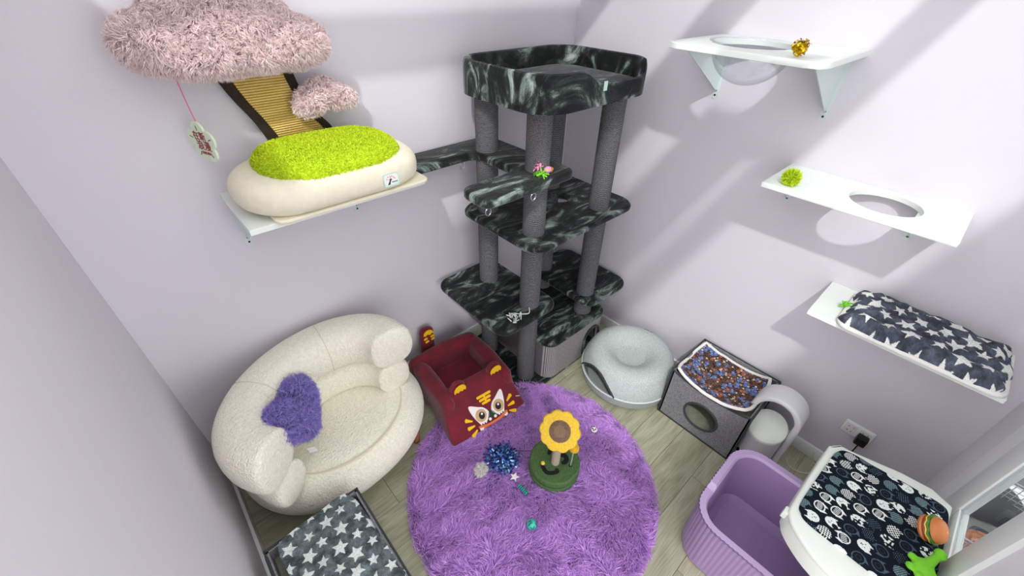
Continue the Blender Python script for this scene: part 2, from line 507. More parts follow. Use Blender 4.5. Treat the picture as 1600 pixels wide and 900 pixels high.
def clear_mat(name, tint=(1, 1, 1), gloss=1.0, edge=0.0):
    """clear sheet: straight transmission plus Fresnel reflection"""
    m = bpy.data.materials.new(name); m.use_nodes = True
    nt = m.node_tree; nt.nodes.clear()
    out = nt.nodes.new('ShaderNodeOutputMaterial')
    t = nt.nodes.new('ShaderNodeBsdfTransparent'); t.inputs[0].default_value = (*tint, 1)
    g = nt.nodes.new('ShaderNodeBsdfGlossy'); g.inputs['Roughness'].default_value = 0.03
    f = nt.nodes.new('ShaderNodeLayerWeight'); f.inputs[0].default_value = 0.5
    pw = nt.nodes.new('ShaderNodeMath'); pw.operation = 'POWER'; pw.inputs[1].default_value = 3.0
    mu = nt.nodes.new('ShaderNodeMath'); mu.operation = 'MULTIPLY_ADD'; mu.inputs[1].default_value = 0.45 * gloss; mu.inputs[2].default_value = 0.035 * gloss
    mx = nt.nodes.new('ShaderNodeMixShader')
    nt.links.new(f.outputs['Facing'], pw.inputs[0]); nt.links.new(pw.outputs[0], mu.inputs[0]); nt.links.new(mu.outputs[0], mx.inputs[0])
    nt.links.new(t.outputs[0], mx.inputs[1]); nt.links.new(g.outputs[0], mx.inputs[2]); nt.links.new(mx.outputs[0], out.inputs[0])
    return m

M = {}
M['wall'] = mat('wall_paint', (219, 215, 222), 0.9, bump=0.12, bscale=350)
M['wall_pale'] = mat('wall_paint_pale', (240, 238, 242), 0.85)
M['trim'] = mat('white_trim', (246, 248, 246), 0.45)
M['dark_gap'] = mat('dark_gap', (60, 64, 58), 0.9)
M['board'] = mat('white_melamine', (236, 243, 236), 0.4)
M['bracket'] = mat('white_steel', (214, 226, 224), 0.35)
M['screw'] = mat('dark_screw', (25, 25, 25), 0.5)
M['velvet'] = velvet_mat()
M['rope'] = rope_mat('grey_rope', (20, 20, 22), (146, 146, 148), 0.0052, 'Z', 240)
M['corduroy'] = rope_mat('grey_corduroy', (112, 108, 108), (190, 184, 182), 0.007, 'X', 300)
M['rope_brown'] = rope_mat('yellow_sisal', (176, 140, 66), (246, 220, 140), 0.0085, 'Z', 500)
M['brown_felt'] = mat('brown_felt', (50, 36, 30), 0.95, var=0.15, vscale=80, bump=0.4, bscale=500)
M['boucle'] = mat('cream_boucle', (245, 242, 222), 0.95, var=0.03, vscale=90, bump=0.9, bscale=120, btype='voronoi', sheen=0.2)
M['seam'] = mat('cream_seam', (222, 216, 192), 0.95)
M['wood_leg'] = mat('wood_leg', (150, 92, 58), 0.5, var=0.15, vscale=30)
M['canvas'] = mat('cream_canvas', (238, 232, 208), 0.95, var=0.015, vscale=40, bump=0.2, bscale=260)
M['lime'] = mat('lime_plush', (184, 210, 20), 0.95, col2=(206, 232, 40), vscale=120, bump=0.8, bscale=200)
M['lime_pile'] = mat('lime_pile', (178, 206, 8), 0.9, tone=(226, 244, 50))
M['pink'] = mat('pink_plush', (240, 208, 208), 0.95)
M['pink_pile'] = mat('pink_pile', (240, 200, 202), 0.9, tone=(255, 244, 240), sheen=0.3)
M['rug'] = mat('purple_rug_base', (140, 88, 178), 0.95)
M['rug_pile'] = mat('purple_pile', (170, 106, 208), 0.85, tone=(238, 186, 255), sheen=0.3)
M['heart'] = mat('violet_plush', (96, 84, 160), 0.95)
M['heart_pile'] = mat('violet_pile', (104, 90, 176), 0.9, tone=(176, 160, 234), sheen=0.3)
M['burgundy'] = mat('burgundy_fabric', (112, 14, 34), 0.85, var=0.12, vscale=14, bump=0.3, bscale=60, sheen=0.25)
M['yellow'] = mat('yellow_felt', (250, 196, 20), 0.9)
M['eye_white'] = mat('white_embroidery', (245, 240, 236), 0.8)
M['tan'] = mat('tan_embroidery', (206, 172, 120), 0.8)
M['black'] = mat('black_embroidery', (16, 14, 16), 0.6)
M['green_dk'] = mat('dark_green_embroidery', (34, 62, 34), 0.8)
M['orange'] = mat('orange_embroidery', (226, 120, 70), 0.8)
M['felt_light'] = mat('pale_grey_felt', (166, 174, 170), 0.95, col2=(204, 212, 208), vscale=200, bump=0.3, bscale=400)
M['felt_mid'] = mat('mid_grey_felt', (146, 152, 150), 0.95, col2=(178, 184, 180), vscale=260, bump=0.3, bscale=400)
M['zip'] = mat('pale_zip', (214, 226, 224), 0.6)
M['felt_dark'] = mat('grey_melange', (104, 104, 108), 0.95, col2=(148, 148, 150), vscale=160, bump=0.3, bscale=350)
M['lining'] = mat('olive_lining', (138, 142, 122), 0.95, col2=(166, 170, 150), vscale=16)
M['piping'] = mat('dark_piping', (58, 62, 62), 0.85)
M['plastic_w'] = mat('white_plastic', (224, 224, 226), 0.35)
M['plastic_w2'] = mat('cream_white_plastic', (232, 238, 228), 0.35)
M['plastic_p'] = mat('lavender_plastic', (164, 136, 182), 0.38)
M['plastic_p2'] = mat('pale_lavender_plastic', (190, 166, 206), 0.4)
M['black_p'] = mat('black_plastic', (18, 18, 20), 0.4)
M['white_fleece'] = mat('white_fleece', (234, 232, 226), 0.95, bump=0.5, bscale=200)
M['print'] = print_mat('printed_fleece')
M['print_fine'] = print_mat('printed_cloth', bump=0.2, bscale=500)
M['acrylic'] = clear_mat('clear_acrylic', (0.93, 0.94, 0.95), 1.6)
M['glass'] = clear_mat('window_glass', (0.72, 0.74, 0.74), 1.0)
M['gold'] = mat('gold_tinsel', (214, 178, 20), 0.22, metal=0.85)
M['blue_t'] = mat('blue_tinsel', (64, 104, 190), 0.25, metal=0.7)
M['cyan_t'] = mat('cyan_tinsel', (150, 206, 240), 0.25, metal=0.6)
M['green_felt'] = mat('olive_green_felt', (74, 104, 58), 0.95, var=0.12, vscale=120, bump=0.4, bscale=400)
M['groove'] = mat('groove_black', (14, 18, 14), 0.95)
M['sun_yel'] = mat('sunflower_yellow', (232, 192, 62), 0.95, var=0.06, vscale=150, bump=0.6, bscale=350)
M['sun_core'] = mat('sunflower_core', (92, 70, 52), 0.95, col2=(136, 108, 86), vscale=170, bump=0.8, bscale=260)
M['sisal_beige'] = rope_mat('beige_sisal', (160, 146, 126), (206, 194, 172), 0.006)
M['teal'] = mat('teal_plastic', (60, 190, 170), 0.3)
M['teal_dark'] = mat('dark_teal_plastic', (28, 92, 84), 0.35)
M['red_dk'] = mat('dark_red_plastic', (96, 22, 30), 0.35)
M['white_g'] = mat('white_gloss', (240, 238, 234), 0.3)
M['bun'] = mat('bun_vinyl', (206, 124, 66), 0.45)
M['patty'] = mat('patty_vinyl', (150, 70, 34), 0.5)
M['lettuce'] = mat('lettuce_vinyl', (62, 120, 40), 0.5)
M['cheese'] = mat('cheese_vinyl', (240, 208, 70), 0.45)
M['frog'] = mat('green_toy_fabric', (122, 206, 44), 0.85, bump=0.3, bscale=200)
M['frog2'] = mat('teal_toy_fabric', (70, 160, 170), 0.85)
M['pinkt'] = mat('pink_toy', (246, 150, 190), 0.8)
M['steel'] = mat('steel_ring', (200, 204, 204), 0.25, metal=1.0)
M['cord_w'] = mat('white_cord', (214, 218, 210), 0.8)
M['cord_p'] = mat('pink_cord', (222, 120, 170), 0.8)
M['sign'] = mat('mint_wood_sign', (222, 236, 206), 0.5)
M['red_ink'] = mat('red_ink', (150, 44, 54), 0.7)
M['dark_ink'] = mat('dark_ink', (52, 60, 52), 0.7)
M['mint'] = mat('mint_label', (196, 232, 216), 0.7)
M['pink_dot'] = mat('pink_dot', (226, 130, 150), 0.7)
M['concrete'] = mat('grey_outer_floor', (104, 102, 106), 0.7)
M['wire'] = mat('wire_metal', (190, 190, 190), 0.4, metal=0.6)
M['plank'] = wood_mat(0)

# ------------------------------------------------------------------ the room
H_WALL = 2.62
def build_room():
    bm = NB(); box(bm, -2.45, 0.0, -2.42, 0.0, -0.06, -0.004)
    fl = struct('floor', bm, M['dark_gap'], 'grey-brown wood plank floor of the room', cat='floor')
    k = 0; y = 0.0; row = 0
    offs = [0.3, 0.85, 0.1, 0.6, 1.05, 0.4]
    meshes = {}
    while y > -2.40:
        y1 = max(y - 0.178, -2.41)
        x = -2.44 - offs[row % 6]
        while x < 0:
            xa, xb = max(x, -2.44), min(x + 1.22, 0.0)
            if xb - xa > 0.02:
                bm = NB(); box(bm, xa + .0008, xb - .0008, y1 + .0008, y - .0008, -0.004, 0.0, 0.0007, 1)
                obj('plank', bm, M['plank'], fl, smooth=False)
            x += 1.22
        y = y1; row += 1
    bm = NB(); box(bm, -2.45, 0.06, 0.0, 0.06, -0.06, H_WALL)
    struct('wall_back', bm, M['wall'], 'lavender painted wall behind the cat tree and the cream armchair', cat='wall')
    bm = NB(); box(bm, 0.0, 0.06, -2.42, 0.0, -0.06, H_WALL)
    struct('wall_right', bm, M['wall'], 'lavender painted wall that carries three white shelves', cat='wall')
    bm = NB(); box(bm, -2.45, -2.39, -1.62, 0.0, -0.06, H_WALL - 0.03); box(bm, -2.45, -2.39, -2.42, -2.30, -0.06, H_WALL - 0.03)
    box(bm, -2.45, -2.39, -2.30, -1.62, 2.05, H_WALL - 0.03)          # unseen opening below, added to let in side light
    struct('wall_left', bm, M['wall'], 'lavender painted wall beside the cream armchair and the grey box', cat='wall')
    # front wall with the window opening
    bm = NB()
    box(bm, -0.318, 0.0, -2.42, -2.36, -0.06, 2.66)
    box(bm, -0.80, -0.318, -2.42, -2.36, -0.06, 0.50)
    box(bm, -0.80, -0.318, -2.42, -2.36, 2.2, 2.66)
    box(bm, -1.02, -0.80, -2.42, -2.36, -0.06, 2.66)
    box(bm, -2.39, -2.28, -2.42, -2.36, -0.06, 2.66)
    box(bm, -2.28, -1.02, -2.42, -2.36, 2.05, 2.66)          # unseen opening beneath, cut to send ambient light onto the back wall
    struct('wall_front', bm, M['wall_pale'], 'pale wall with the narrow white window beside the litter box', cat='wall')
    # window frame
    wn = bpy.data.objects.new('window_1', None); COL.objects.link(wn); WM[wn.name] = Matrix.Translation((-0.56, -2.39, 0.5)); wn.location = (-0.56, -2.39, 0.5)
    tag(wn, 'narrow white framed glass window above the white litter hood', 'window', None, 'structure')
    bm = NB(); box(bm, -0.452, -0.322, -2.376, -2.345, 0.50, 2.2, 0.004); obj('window_stile', bm, M['trim'], wn)
    bm = NB(); box(bm, -0.80, -0.690, -2.376, -2.345, 0.50, 2.2, 0.004); obj('window_stile', bm, M['trim'], wn)
    bm = NB(); box(bm, -0.690, -0.452, -2.376, -2.347, 0.50, 0.63, 0.004); obj('window_rail', bm, M['trim'], wn)
    bm = NB(); box(bm, -0.690, -0.452, -2.376, -2.347, 2.1, 2.2, 0.004); obj('window_rail', bm, M['trim'], wn)
    bm = NB(); box(bm, -0.690, -0.452, -2.358, -2.352, 0.63, 2.1); obj('window_pane', bm, M['glass'], wn, smooth=False)
    bm = NB(); box(bm, -0.318, -0.20, -2.37, -2.352, 0.0, 2.2, 0.003)
    struct('trim_1', bm, M['trim'], 'white casing strip beside the window', cat='trim')
    bm = NB(); box(bm, -0.19, -0.055, -2.37, -2.356, 0.0, 2.3, 0.003)
    struct('trim_2', bm, M['wall_pale'], 'pale outer casing strip near the corner of the shelf wall', cat='trim')
    # baseboards
    def bb(name, x0, x1, y0, y1, lab):
        bm = NB(); box(bm, x0, x1, y0, y1, 0.0, 0.082, 0.003); struct(name, bm, M['trim'], lab, cat='baseboard', smooth=True)
    bb('baseboard_back', -2.39, 0.0, -0.014, 0.0, 'white baseboard along the wall behind the cat tree')
    bb('baseboard_right', -0.014, 0.0, -2.36, -0.014, 'white baseboard along the wall under the three shelves')
    bb('baseboard_left', -2.39, -2.376, -1.62, -0.014, 'white baseboard along the wall beside the armchair')
    bm = NB(); box(bm, -2.45, 0.06, -0.53, 0.06, 2.62, 2.66); box(bm, -0.60, 0.06, -2.42, -0.53, 2.62, 2.66)
    struct('skyblock', bm, M['trim'], 'white ceiling strip added unseen to dim the upper shelf walls', cat='skyblock')  # out of view, added to cut sky light on the upper walls
    # open roof of the booth: three beams and one unseen panel added for its shadow
    for i, (ya, yb) in enumerate(((-0.727, -0.625), (-1.318, -1.20), (-1.868, -1.782))):
        bm = NB(); box(bm, -2.45, 0.06, ya, yb, 2.60, 2.66)
        struct('beam', bm, M['trim'], ['white roof beam nearest the back wall', 'white roof beam over the middle of the room', 'white roof beam nearest the window wall'][i], cat='beam')
    bm = NB(); box(bm, -2.40, -1.12, -1.76, -1.515, 2.66, 2.675)
    struct('shadow_panel', bm, M['trim'], 'white panel added unseen over the beams to shadow the shelf wall', cat='panel')
    bm = NB(); box(bm, -2.35, -0.95, -2.95, -2.42, 2.06, 2.09)
    struct('blocker', bm, M['trim'], 'white canopy added unseen to keep lamp rays out of the window wall opening', cat='blocker')  # added out of view, stops the lamp shining through the front opening
    bm = NB(); box(bm, -3.3, -2.45, -2.42, -1.50, 2.06, 2.09)
    struct('blocker', bm, M['trim'], 'white canopy added unseen to keep lamp rays out of the armchair wall opening', cat='blocker')  # same for the left opening: an added slab that blocks the lamp
    # what the window looks out on
    bm = NB(); box(bm, -6.0, 3.0, -6.0, -2.43, -0.05, 0.0); box(bm, -6.0, -2.46, -2.43, 1.0, -0.05, 0.0)
    struct('floor_2', bm, M['concrete'], 'grey floor outside the window', cat='floor')
build_room()

def build_outside():
    t = thing('wire_crate', 'wire mesh crate standing on the grey floor outside the window', 'crate', (0.02, -2.72, 0))
    bm = NB()
    x0, x1, y0, y1, h = -0.22, 0.26, -2.95, -2.5, 0.30
    for i in range(21):
        x = x0 + (x1 - x0) * i / 20
        tube(bm, [(x, y1, 0.0), (x, y1, h)], 0.0018, 5); tube(bm, [(x, y0, 0.0), (x, y0, h)], 0.0018, 5)
    for i in range(21):
        y = y0 + (y1 - y0) * i / 20
        tube(bm, [(x0, y, 0.0), (x0, y, h)], 0.0018, 5); tube(bm, [(x1, y, 0.0), (x1, y, h)], 0.0018, 5)
    for k in range(12):
        z = h * (k + 0.3) / 12
        tube(bm, [(x0, y0, z), (x1, y0, z), (x1, y1, z), (x0, y1, z)], 0.0018, 5, closed=True)
    o = obj('wire_mesh', bm, M['wire'], t); o['kind'] = 'stuff'
    bm = NB(); tube(bm, [(x0, y0, h), (x1, y0, h), (x1, y1, h), (x0, y1, h)], 0.005, 6, closed=True); obj('rim', bm, M['wire'], t)
    bm = NB(); sphere(bm, (-0.06, -2.62, 0.11), 0.09, 3, (1.1, 0.9, 0.95))
    tag(obj('cushion', bm, mat('dull_orange_cloth', (186, 126, 94), .9, var=.15, vscale=30)), 'round orange cushion inside the wire crate outside the window', 'cushion')
    bm = NB(); sphere(bm, (0.30, -2.64, 0.10), 0.12, 3, (1.0, 0.9, 0.8)); b2 = bm
    tag(obj('bag', b2, M['piping']), 'dark grey bag beside the wire crate outside the window', 'bag')
    bm = NB(); box(bm, 0.46, 0.56, -2.95, -2.6, 0, 0.06, 0.004)
    tag(obj('floor_bar', bm, M['trim']), 'white bar lying on the grey floor outside the window', 'bar')
    bm = NB(); box(bm, 0.75, 1.0, -2.95, -2.75, 0, 0.012, 0.003)
    tag(obj('floor_mat', bm, M['felt_dark']), 'small dark mat on the grey floor outside the window', 'mat')
build_outside()

# ------------------------------------------------------------------ wall shelves
def bracket(parent, p, axis, reach, drop, w=0.026):
    """flat steel bracket under a shelf: p = top point on the wall, axis = direction away from the wall"""
    ax = Vector(axis); sd = Vector((ax.y, -ax.x, 0)); p = Vector(p)
    bm = NB()
    def quadbar(a, b, half, th, nrm):
        q = [a - sd * half, a + sd * half, b + sd * half, b - sd * half]
        poly_flat(bm, q, th, nrm)
    quadbar(p, p - Vector((0, 0, drop - 0.012)), w / 2, 0.004, ax)
    # rounded foot
    c = p - Vector((0, 0, drop - 0.013))
    poly_flat(bm, [c + sd * (w / 2) * math.cos(a) - Vector((0, 0, 1)) * (w / 2) * math.sin(a) for a in [PI * i / 8 for i in range(9)]], 0.004, ax)
    quadbar(p, p + ax * reach, w / 2, 0.004, Vector((0, 0, -1)))
    t = 0.0035
    for s in (-1,):
        a = p + ax * 0.004 - Vector((0, 0, 0.004)) - sd * t / 2
        tri = [a, a + ax * (reach - 0.01), a + ax * (reach - 0.012) - Vector((0, 0, 0.012)), a + ax * 0.012 - Vector((0, 0, drop * 0.82)), a - Vector((0, 0, drop * 0.86))]
        poly_flat(bm, tri, t, sd)
    b = obj('bracket', bm, M['bracket'], parent, smooth=False)
    for dz, off in ((drop - 0.016, 0.0), (drop - 0.035, 0.0)):
        bm = NB(); c = p - Vector((0, 0, dz)) + ax * 0.0045
        poly_flat(bm, [c + sd * 0.0042 * math.cos(a) + Vector((0, 0, 1)) * 0.0042 * math.sin(a) for a in [2 * PI * i / 10 for i in range(10)]], 0.002, ax)
        obj('screw', bm, M['screw'], b, smooth=False)
    return b

def build_shelves():
    # under the tree bed, on the back wall
    t = thing('wall_shelf', 'white wall shelf under the cream and lime tree bed', 'shelf', (-1.605, -0.18, 1.40))
    bm = NB(); prism(bm, [(-1.935, -0.372), (-1.28, -0.372), (-1.28, 0.0), (-1.935, 0.0)], 1.398, 1.418, 0.0015, 1); obj('board', bm, M['board'], t)
    bracket(t, (-1.905, 0.0, 1.398), (0, -1, 0), 0.30, 0.215); bracket(t, (-1.44, 0.0, 1.398), (0, -1, 0), 0.30, 0.215)
    # top shelf with bowl
    t = thing('wall_shelf', 'topmost white wall shelf with a clear bowl set into it', 'shelf', (-0.22, -1.11, 1.88))
    out = [(0.0, -1.39), (0.0, -0.83), (-0.40, -0.83), (-0.435, -0.842), (-0.45, -0.88), (-0.475, -1.33), (-0.462, -1.375), (-0.42, -1.39)]
    bm = NB(); plate_hole(bm, out, ell(-0.215, -1.065, 0.148, 0.148), (-0.215, -1.065), 1.876, 1.896, bev=0.0015); obj('board', bm, M['board'], t)
    bm = NB()
    prof = [(0.160, 0.004), (0.160, 0.006), (0.147, 0.006), (0.145, 0.0)] + [(0.145 * math.cos(a), -0.142 * math.sin(a)) for a in [PI / 2 * i / 14 for i in range(1, 15)]]
    prof[-1] = (0, prof[-1][1])
    lathe(bm, prof, (-0.215, -1.065, 1.896), 48)
    obj('clear_bowl', bm, M['acrylic'], t, label='clear acrylic half-sphere bowl')
    bracket(t, (0.0, -0.882, 1.876), (-1, 0, 0), 0.36, 0.235); bracket(t, (0.0, -1.336, 1.876), (-1, 0, 0), 0.36, 0.235)
    # middle shelf with hole
    t = thing('wall_shelf', 'middle white wall shelf with an empty round hole', 'shelf', (-0.15, -1.60, 1.44))
    bm = NB(); plate_hole(bm, [(0.0, -1.906), (0.0, -1.30), (-0.306, -1.30), (-0.306, -1.906)], ell(-0.148, -1.675, 0.112, 0.112), (-0.148, -1.675), 1.432, 1.452, bev=0.0015); obj('board', bm, M['board'], t)
    bracket(t, (0.0, -1.339, 1.432), (-1, 0, 0), 0.2, 0.142); bracket(t, (0.0, -1.785, 1.432), (-1, 0, 0), 0.2, 0.142)
    # low shelf
    t = thing('wall_shelf', 'lowest white wall shelf under the starry fleece pad', 'shelf', (-0.15, -1.95, 1.0))
    bm = NB(); box(bm, -0.306, 0.0, -2.252, -1.65, 0.991, 1.011, 0.0015, 1); obj('board', bm, M['board'], t)
    bracket(t, (0.0, -1.71, 0.991), (-1, 0, 0), 0.16, 0.08); bracket(t, (0.0, -2.18, 0.991), (-1, 0, 0), 0.16, 0.08)
build_shelves()

# ------------------------------------------------------------------ printed patterns
def star_mask(X, Y, cx, cy, r, rot):
    dx, dy = X - cx, Y - cy
    rad = np.hypot(dx, dy); a = (np.arctan2(dy, dx) - rot) % (2 * PI / 5)
    a = np.abs(a - PI / 5)                      # 0 at the valley, pi/5 at the tip
    ax, ay = r * np.cos(PI / 5), r * np.sin(PI / 5)
    ri = 0.46 * r; px, py = rad * np.cos(a), rad * np.sin(a)
    return (ax - ri) * (py) - (ay) * (px - ri) > 0

def stars(dark, light, R_, pitch, seed):
    def f(X, Y):
        rng = np.random.default_rng(seed)
        n = vnoise(X, Y, 0.02, seed); n2 = vnoise(X, Y, 0.006, seed + 3)
        c = np.array(dark)[None, None, :] * (0.58 + 0.56 * n + 0.30 * n2)[..., None]
        ix = int(X.max() / pitch) + 2; iy = int(Y.max() / (pitch * .9)) + 2
        for j in range(-1, iy):
            for i in range(-1, ix):
                cx = (i + 0.5 * (j % 2)) * pitch + rng.normal() * pitch * 0.05; cy = j * pitch * 0.9 + rng.normal() * pitch * 0.05
                r = R_ * (1.0 if (i + j) % 2 else 0.74) * (0.95 + 0.1 * rng.random())
                m = star_mask(X, Y, cx, cy, r, 0.3 + 0.35 * rng.normal()) & (np.hypot(X - cx, Y - cy) < r)
                c[m] = np.array(light)
        return np.clip(c, 0, 1)
    return f

def cats(X, Y):
    rng = np.random.default_rng(5)
    base = np.array((14, 22, 33)) / 255
    c = np.ones(X.shape + (3,)) * base * (0.8 + 0.4 * vnoise(X, Y, 0.004, 2))[..., None]
    white = np.array((232, 238, 234)) / 255; grey = np.array((118, 146, 152)) / 255; dim = np.array((44, 54, 64)) / 255
    p = 0.050; kinds = 0
    for j in range(-1, int(Y.max() / p) + 2):
        for i in range(-1, int(X.max() / p) + 2):
            cx = (i + 0.5 * (j % 2)) * p * 1.02 + rng.normal() * .002; cy = j * p * 0.86 + rng.normal() * .002
            th = rng.normal() * 0.35 + (PI if rng.random() < .3 else 0)
            dx, dy = X - cx, Y - cy
            if not ((np.abs(dx) < .03) & (np.abs(dy) < .03)).any(): continue
            u = dx * math.cos(th) + dy * math.sin(th); v = -dx * math.sin(th) + dy * math.cos(th)
            r = 0.0185
            head = (u / r) ** 2 + (v / (r * 0.9)) ** 2 < 1
            ear = np.zeros_like(head)
            for s in (-1, 1):
                ear |= (np.abs(u - s * 0.0115) < (0.0245 - v) * 0.45) & (v > 0.005) & (v < 0.0245)
            m = head | ear
            k = [0, 3, 2, 4, 1, 7, 3, 5, 4, 6, 2, 7, 3, 4, 6, 5, 2, 7][int(rng.integers(0, 18))]
            face = ((np.hypot(u - 0.006, v - 0.003) < 0.0017) | (np.hypot(u + 0.006, v - 0.003) < 0.0017) | (np.hypot(u, v + 0.003) < 0.0018) | ((np.abs(v + 0.007) < 0.0008) & (np.abs(u) < 0.004)))
            if k in (0, 1):
                c[m] = white; c[m & face] = base
                if k == 1: c[m & (np.hypot(u - 0.012, v - .006) < 0.009)] = base
            elif k == 2:
                c[m] = white; ch = ((np.floor(u / 0.0045) + np.floor(v / 0.0045)) % 2 == 0); c[m & ch] = base
            elif k == 3:
                g = (np.sin(u * 900) * np.sin(v * 900) > -0.1); c[m & g] = grey
            elif k == 4:
                c[m] = white; sp = vnoise(u, v, 0.005, int(rng.integers(1, 99))) > 0.56; c[m & sp] = base
            elif k == 5:
                ring = m & ((u / (r * .82)) ** 2 + (v / (r * .72)) ** 2 > 1); c[ring] = white
                st = m & ((u / (r * .82)) ** 2 + (v / (r * .72)) ** 2 < 1) & (np.sin(u * 1100) > 0.2) & (np.abs(v) < 0.008); c[st] = white
            elif k == 6:
                g = ((u % 0.006 < 0.0022) & (v % 0.006 < 0.0022)); c[m & g] = dim * 2.6
            else:
                ring = m & ((u / (r * .85)) ** 2 + (v / (r * .75)) ** 2 > 1); c[ring] = dim * 1.7
                c[m & (np.abs(np.hypot(u, v) - 0.007) < 0.001)] = dim
    return np.clip(c, 0, 1)

def paws(X, Y):
    rng = np.random.default_rng(11)
    c = np.ones(X.shape + (3,)) * (np.array((96, 74, 62)) / 255)
    n = vnoise(X, Y, 0.004, 8) > 0.62; c[n] = np.array((44, 32, 30)) / 255
    pal = [(118, 142, 196), (176, 112, 92), (232, 200, 164), (112, 136, 192), (128, 104, 92), (228, 222, 212)]
    W, H = X.max(), Y.max()
    for k in range(360):
        cx, cy = rng.random() * W, rng.random() * H
        r = [0.0075, 0.0075, 0.0042, 0.0075, 0.005, 0.0032][k % 6] * (0.85 + .35 * rng.random()); col = np.array(pal[k % 6]) / 255
        th = rng.random() * 2 * PI
        dx, dy = X - cx, Y - cy
        sel = (np.abs(dx) < 2.6 * r) & (np.abs(dy) < 2.6 * r)
        if not sel.any(): continue
        blob = (dx ** 2 + dy ** 2) < (r * 1.25) ** 2; toes = np.zeros_like(blob); toe2 = np.zeros_like(blob)
        for q in range(4):
            a = th + (q - 1.5) * 0.62; tx, ty = cx + 1.6 * r * math.cos(a), cy + 1.6 * r * math.sin(a)
            d = (X - tx) ** 2 + (Y - ty) ** 2; toes |= d < (0.62 * r) ** 2; toe2 |= d < (0.42 * r) ** 2
        c[blob | toes] = np.array((26, 22, 30)) / 255
        c[((dx ** 2 + dy ** 2) < r ** 2) | toe2] = col
    return np.clip(c, 0, 1)

# ------------------------------------------------------------------ things on the right-hand shelves
def pompom(name, label, cat, c, r, n, length, width, mats, seed, sc=1.0):
    t = thing(name, label, cat, (c[0], c[1], c[2] - r))
    bm = NB(); sphere(bm, c, r * 0.72, 3)
    core = obj('core', bm, mats[0], t)
    fur(core, n, length, width, mats[1], t, 'pile', bend=0.35, seed=seed, down=0.0)
    return t

def tinsel(bm, c, R_, n, ln, wd, seed, flat=1.0):
    rng = random.Random(seed)
    for i in range(n):
        d = Vector((rng.gauss(0, 1), rng.gauss(0, 1), rng.gauss(0, 1) * flat)).normalized()
        p = Vector(c) + Vector((d.x, d.y, d.z * flat)) * R_ * rng.uniform(0.25, 1.0)
        a = Vector((rng.gauss(0, 1), rng.gauss(0, 1), rng.gauss(0, .6))).normalized()
        s = a.cross(d)
        if s.length < 1e-3: continue
        s = s.normalized() * wd / 2; L = ln * rng.uniform(.6, 1.2)
        q = p + a * L + Vector((0, 0, -0.15 * L)); mid = (p + q) / 2 + d * L * 0.25
        v = [bm.verts.new(x) for x in (p - s, p + s, mid + s, mid - s, q + s, q - s)]
        bm.faces.new((v[0], v[1], v[2], v[3])); bm.faces.new((v[3], v[2], v[4], v[5]))

def build_shelf_toys():
    t = thing('tinsel_ball', 'shiny gold tinsel ball on the topmost shelf beside the clear bowl', 'toy ball', (-0.425, -1.29, 1.896))
    bm = NB(); sphere(bm, (-0.425, -1.29, 1.921), 0.017, 2); obj('core', bm, M['gold'], t)
    bm = NB(); tinsel(bm, (-0.425, -1.29, 1.924), 0.024, 260, 0.010, 0.006, 3); o = obj('strands', bm, M['gold'], t, smooth=False); o['kind'] = 'stuff'
    pompom('pompom', 'lime green pompom on the middle shelf with the hole', 'toy ball', (-0.258, -1.38, 1.482), 0.03, 1500, 0.013, 0.0042, (M['lime'], M['lime_pile']), 4)
    # starry fleece pad
    t = thing('fleece_pad', 'grey fleece pad with white stars lying on the lowest shelf', 'cushion', (-0.165, -2.0, 1.012))
    W, H = 0.49, 0.315
    def pos(U, V):
        y = -1.752 - U * W + 0.006 * np.sin(V * 9)
        x = -0.012 - V * H + 0.004 * np.sin(U * 14)
        e = np.minimum(np.minimum(U, 1 - U) * W, np.minimum(V, 1 - V) * H)
        z = 1.020 + 0.052 * (1 - np.exp(-e / 0.02)) + 0.012 * (vnoise(x, y, 0.05, 3) - .5) + 0.016 * (vnoise(x, y, 0.028, 4) - .5) + 0.012 * np.exp(-((V - .9) / .1) ** 2)
        # quilting creases that run along the pad
        for v0 in (0.22, 0.47, 0.72):
            z = z - 0.011 * np.exp(-((V - v0 - 0.02 * np.sin(U * 11)) / 0.025) ** 2)
        ca = np.minimum(np.minimum(U, 1 - U) * W, 0.05) ; cb = np.minimum(np.minimum(V, 1 - V) * H, 0.05)
        rr = np.hypot(0.05 - ca, 0.05 - cb); k = np.clip((rr - 0.05) / 0.021, 0, 1)
        y = y + np.where(U < .5, -1, 1) * k * 0.014; x = x + np.where(V < .5, -1, 1) * k * 0.014
        return np.stack([x, y, z], -1)
    cloth('cover', 250, 160, pos, stars((0.30, 0.32, 0.37), (0.90, 0.91, 0.89), 0.033, 0.072, 4), W, H, M['print'], t, thick=0.007)
    bm = NB()
    prism(bm, rrect(-0.170, -1.997, H + 0.012, W + 0.012, 0.05), 1.012, 1.030, 0.008)
    obj('underside', bm, M['white_fleece'], t, label='white fleece underside')
    # green ribbon toy
    t = thing('ribbon_toy', 'small green ribbon toy at the end of the starry fleece pad', 'toy', (-0.178, -1.745, 1.012))
    bm = NB(); sphere(bm, (-0.178, -1.742, 1.032), 0.012, 2, (1, .7, 1.2)); obj('knot', bm, M['frog'], t)
    bm = NB(); tinsel(bm, (-0.182, -1.740, 1.036), 0.012, 22, 0.018, 0.007, 8); obj('streamers', bm, M['frog'], t)
build_shelf_toys()

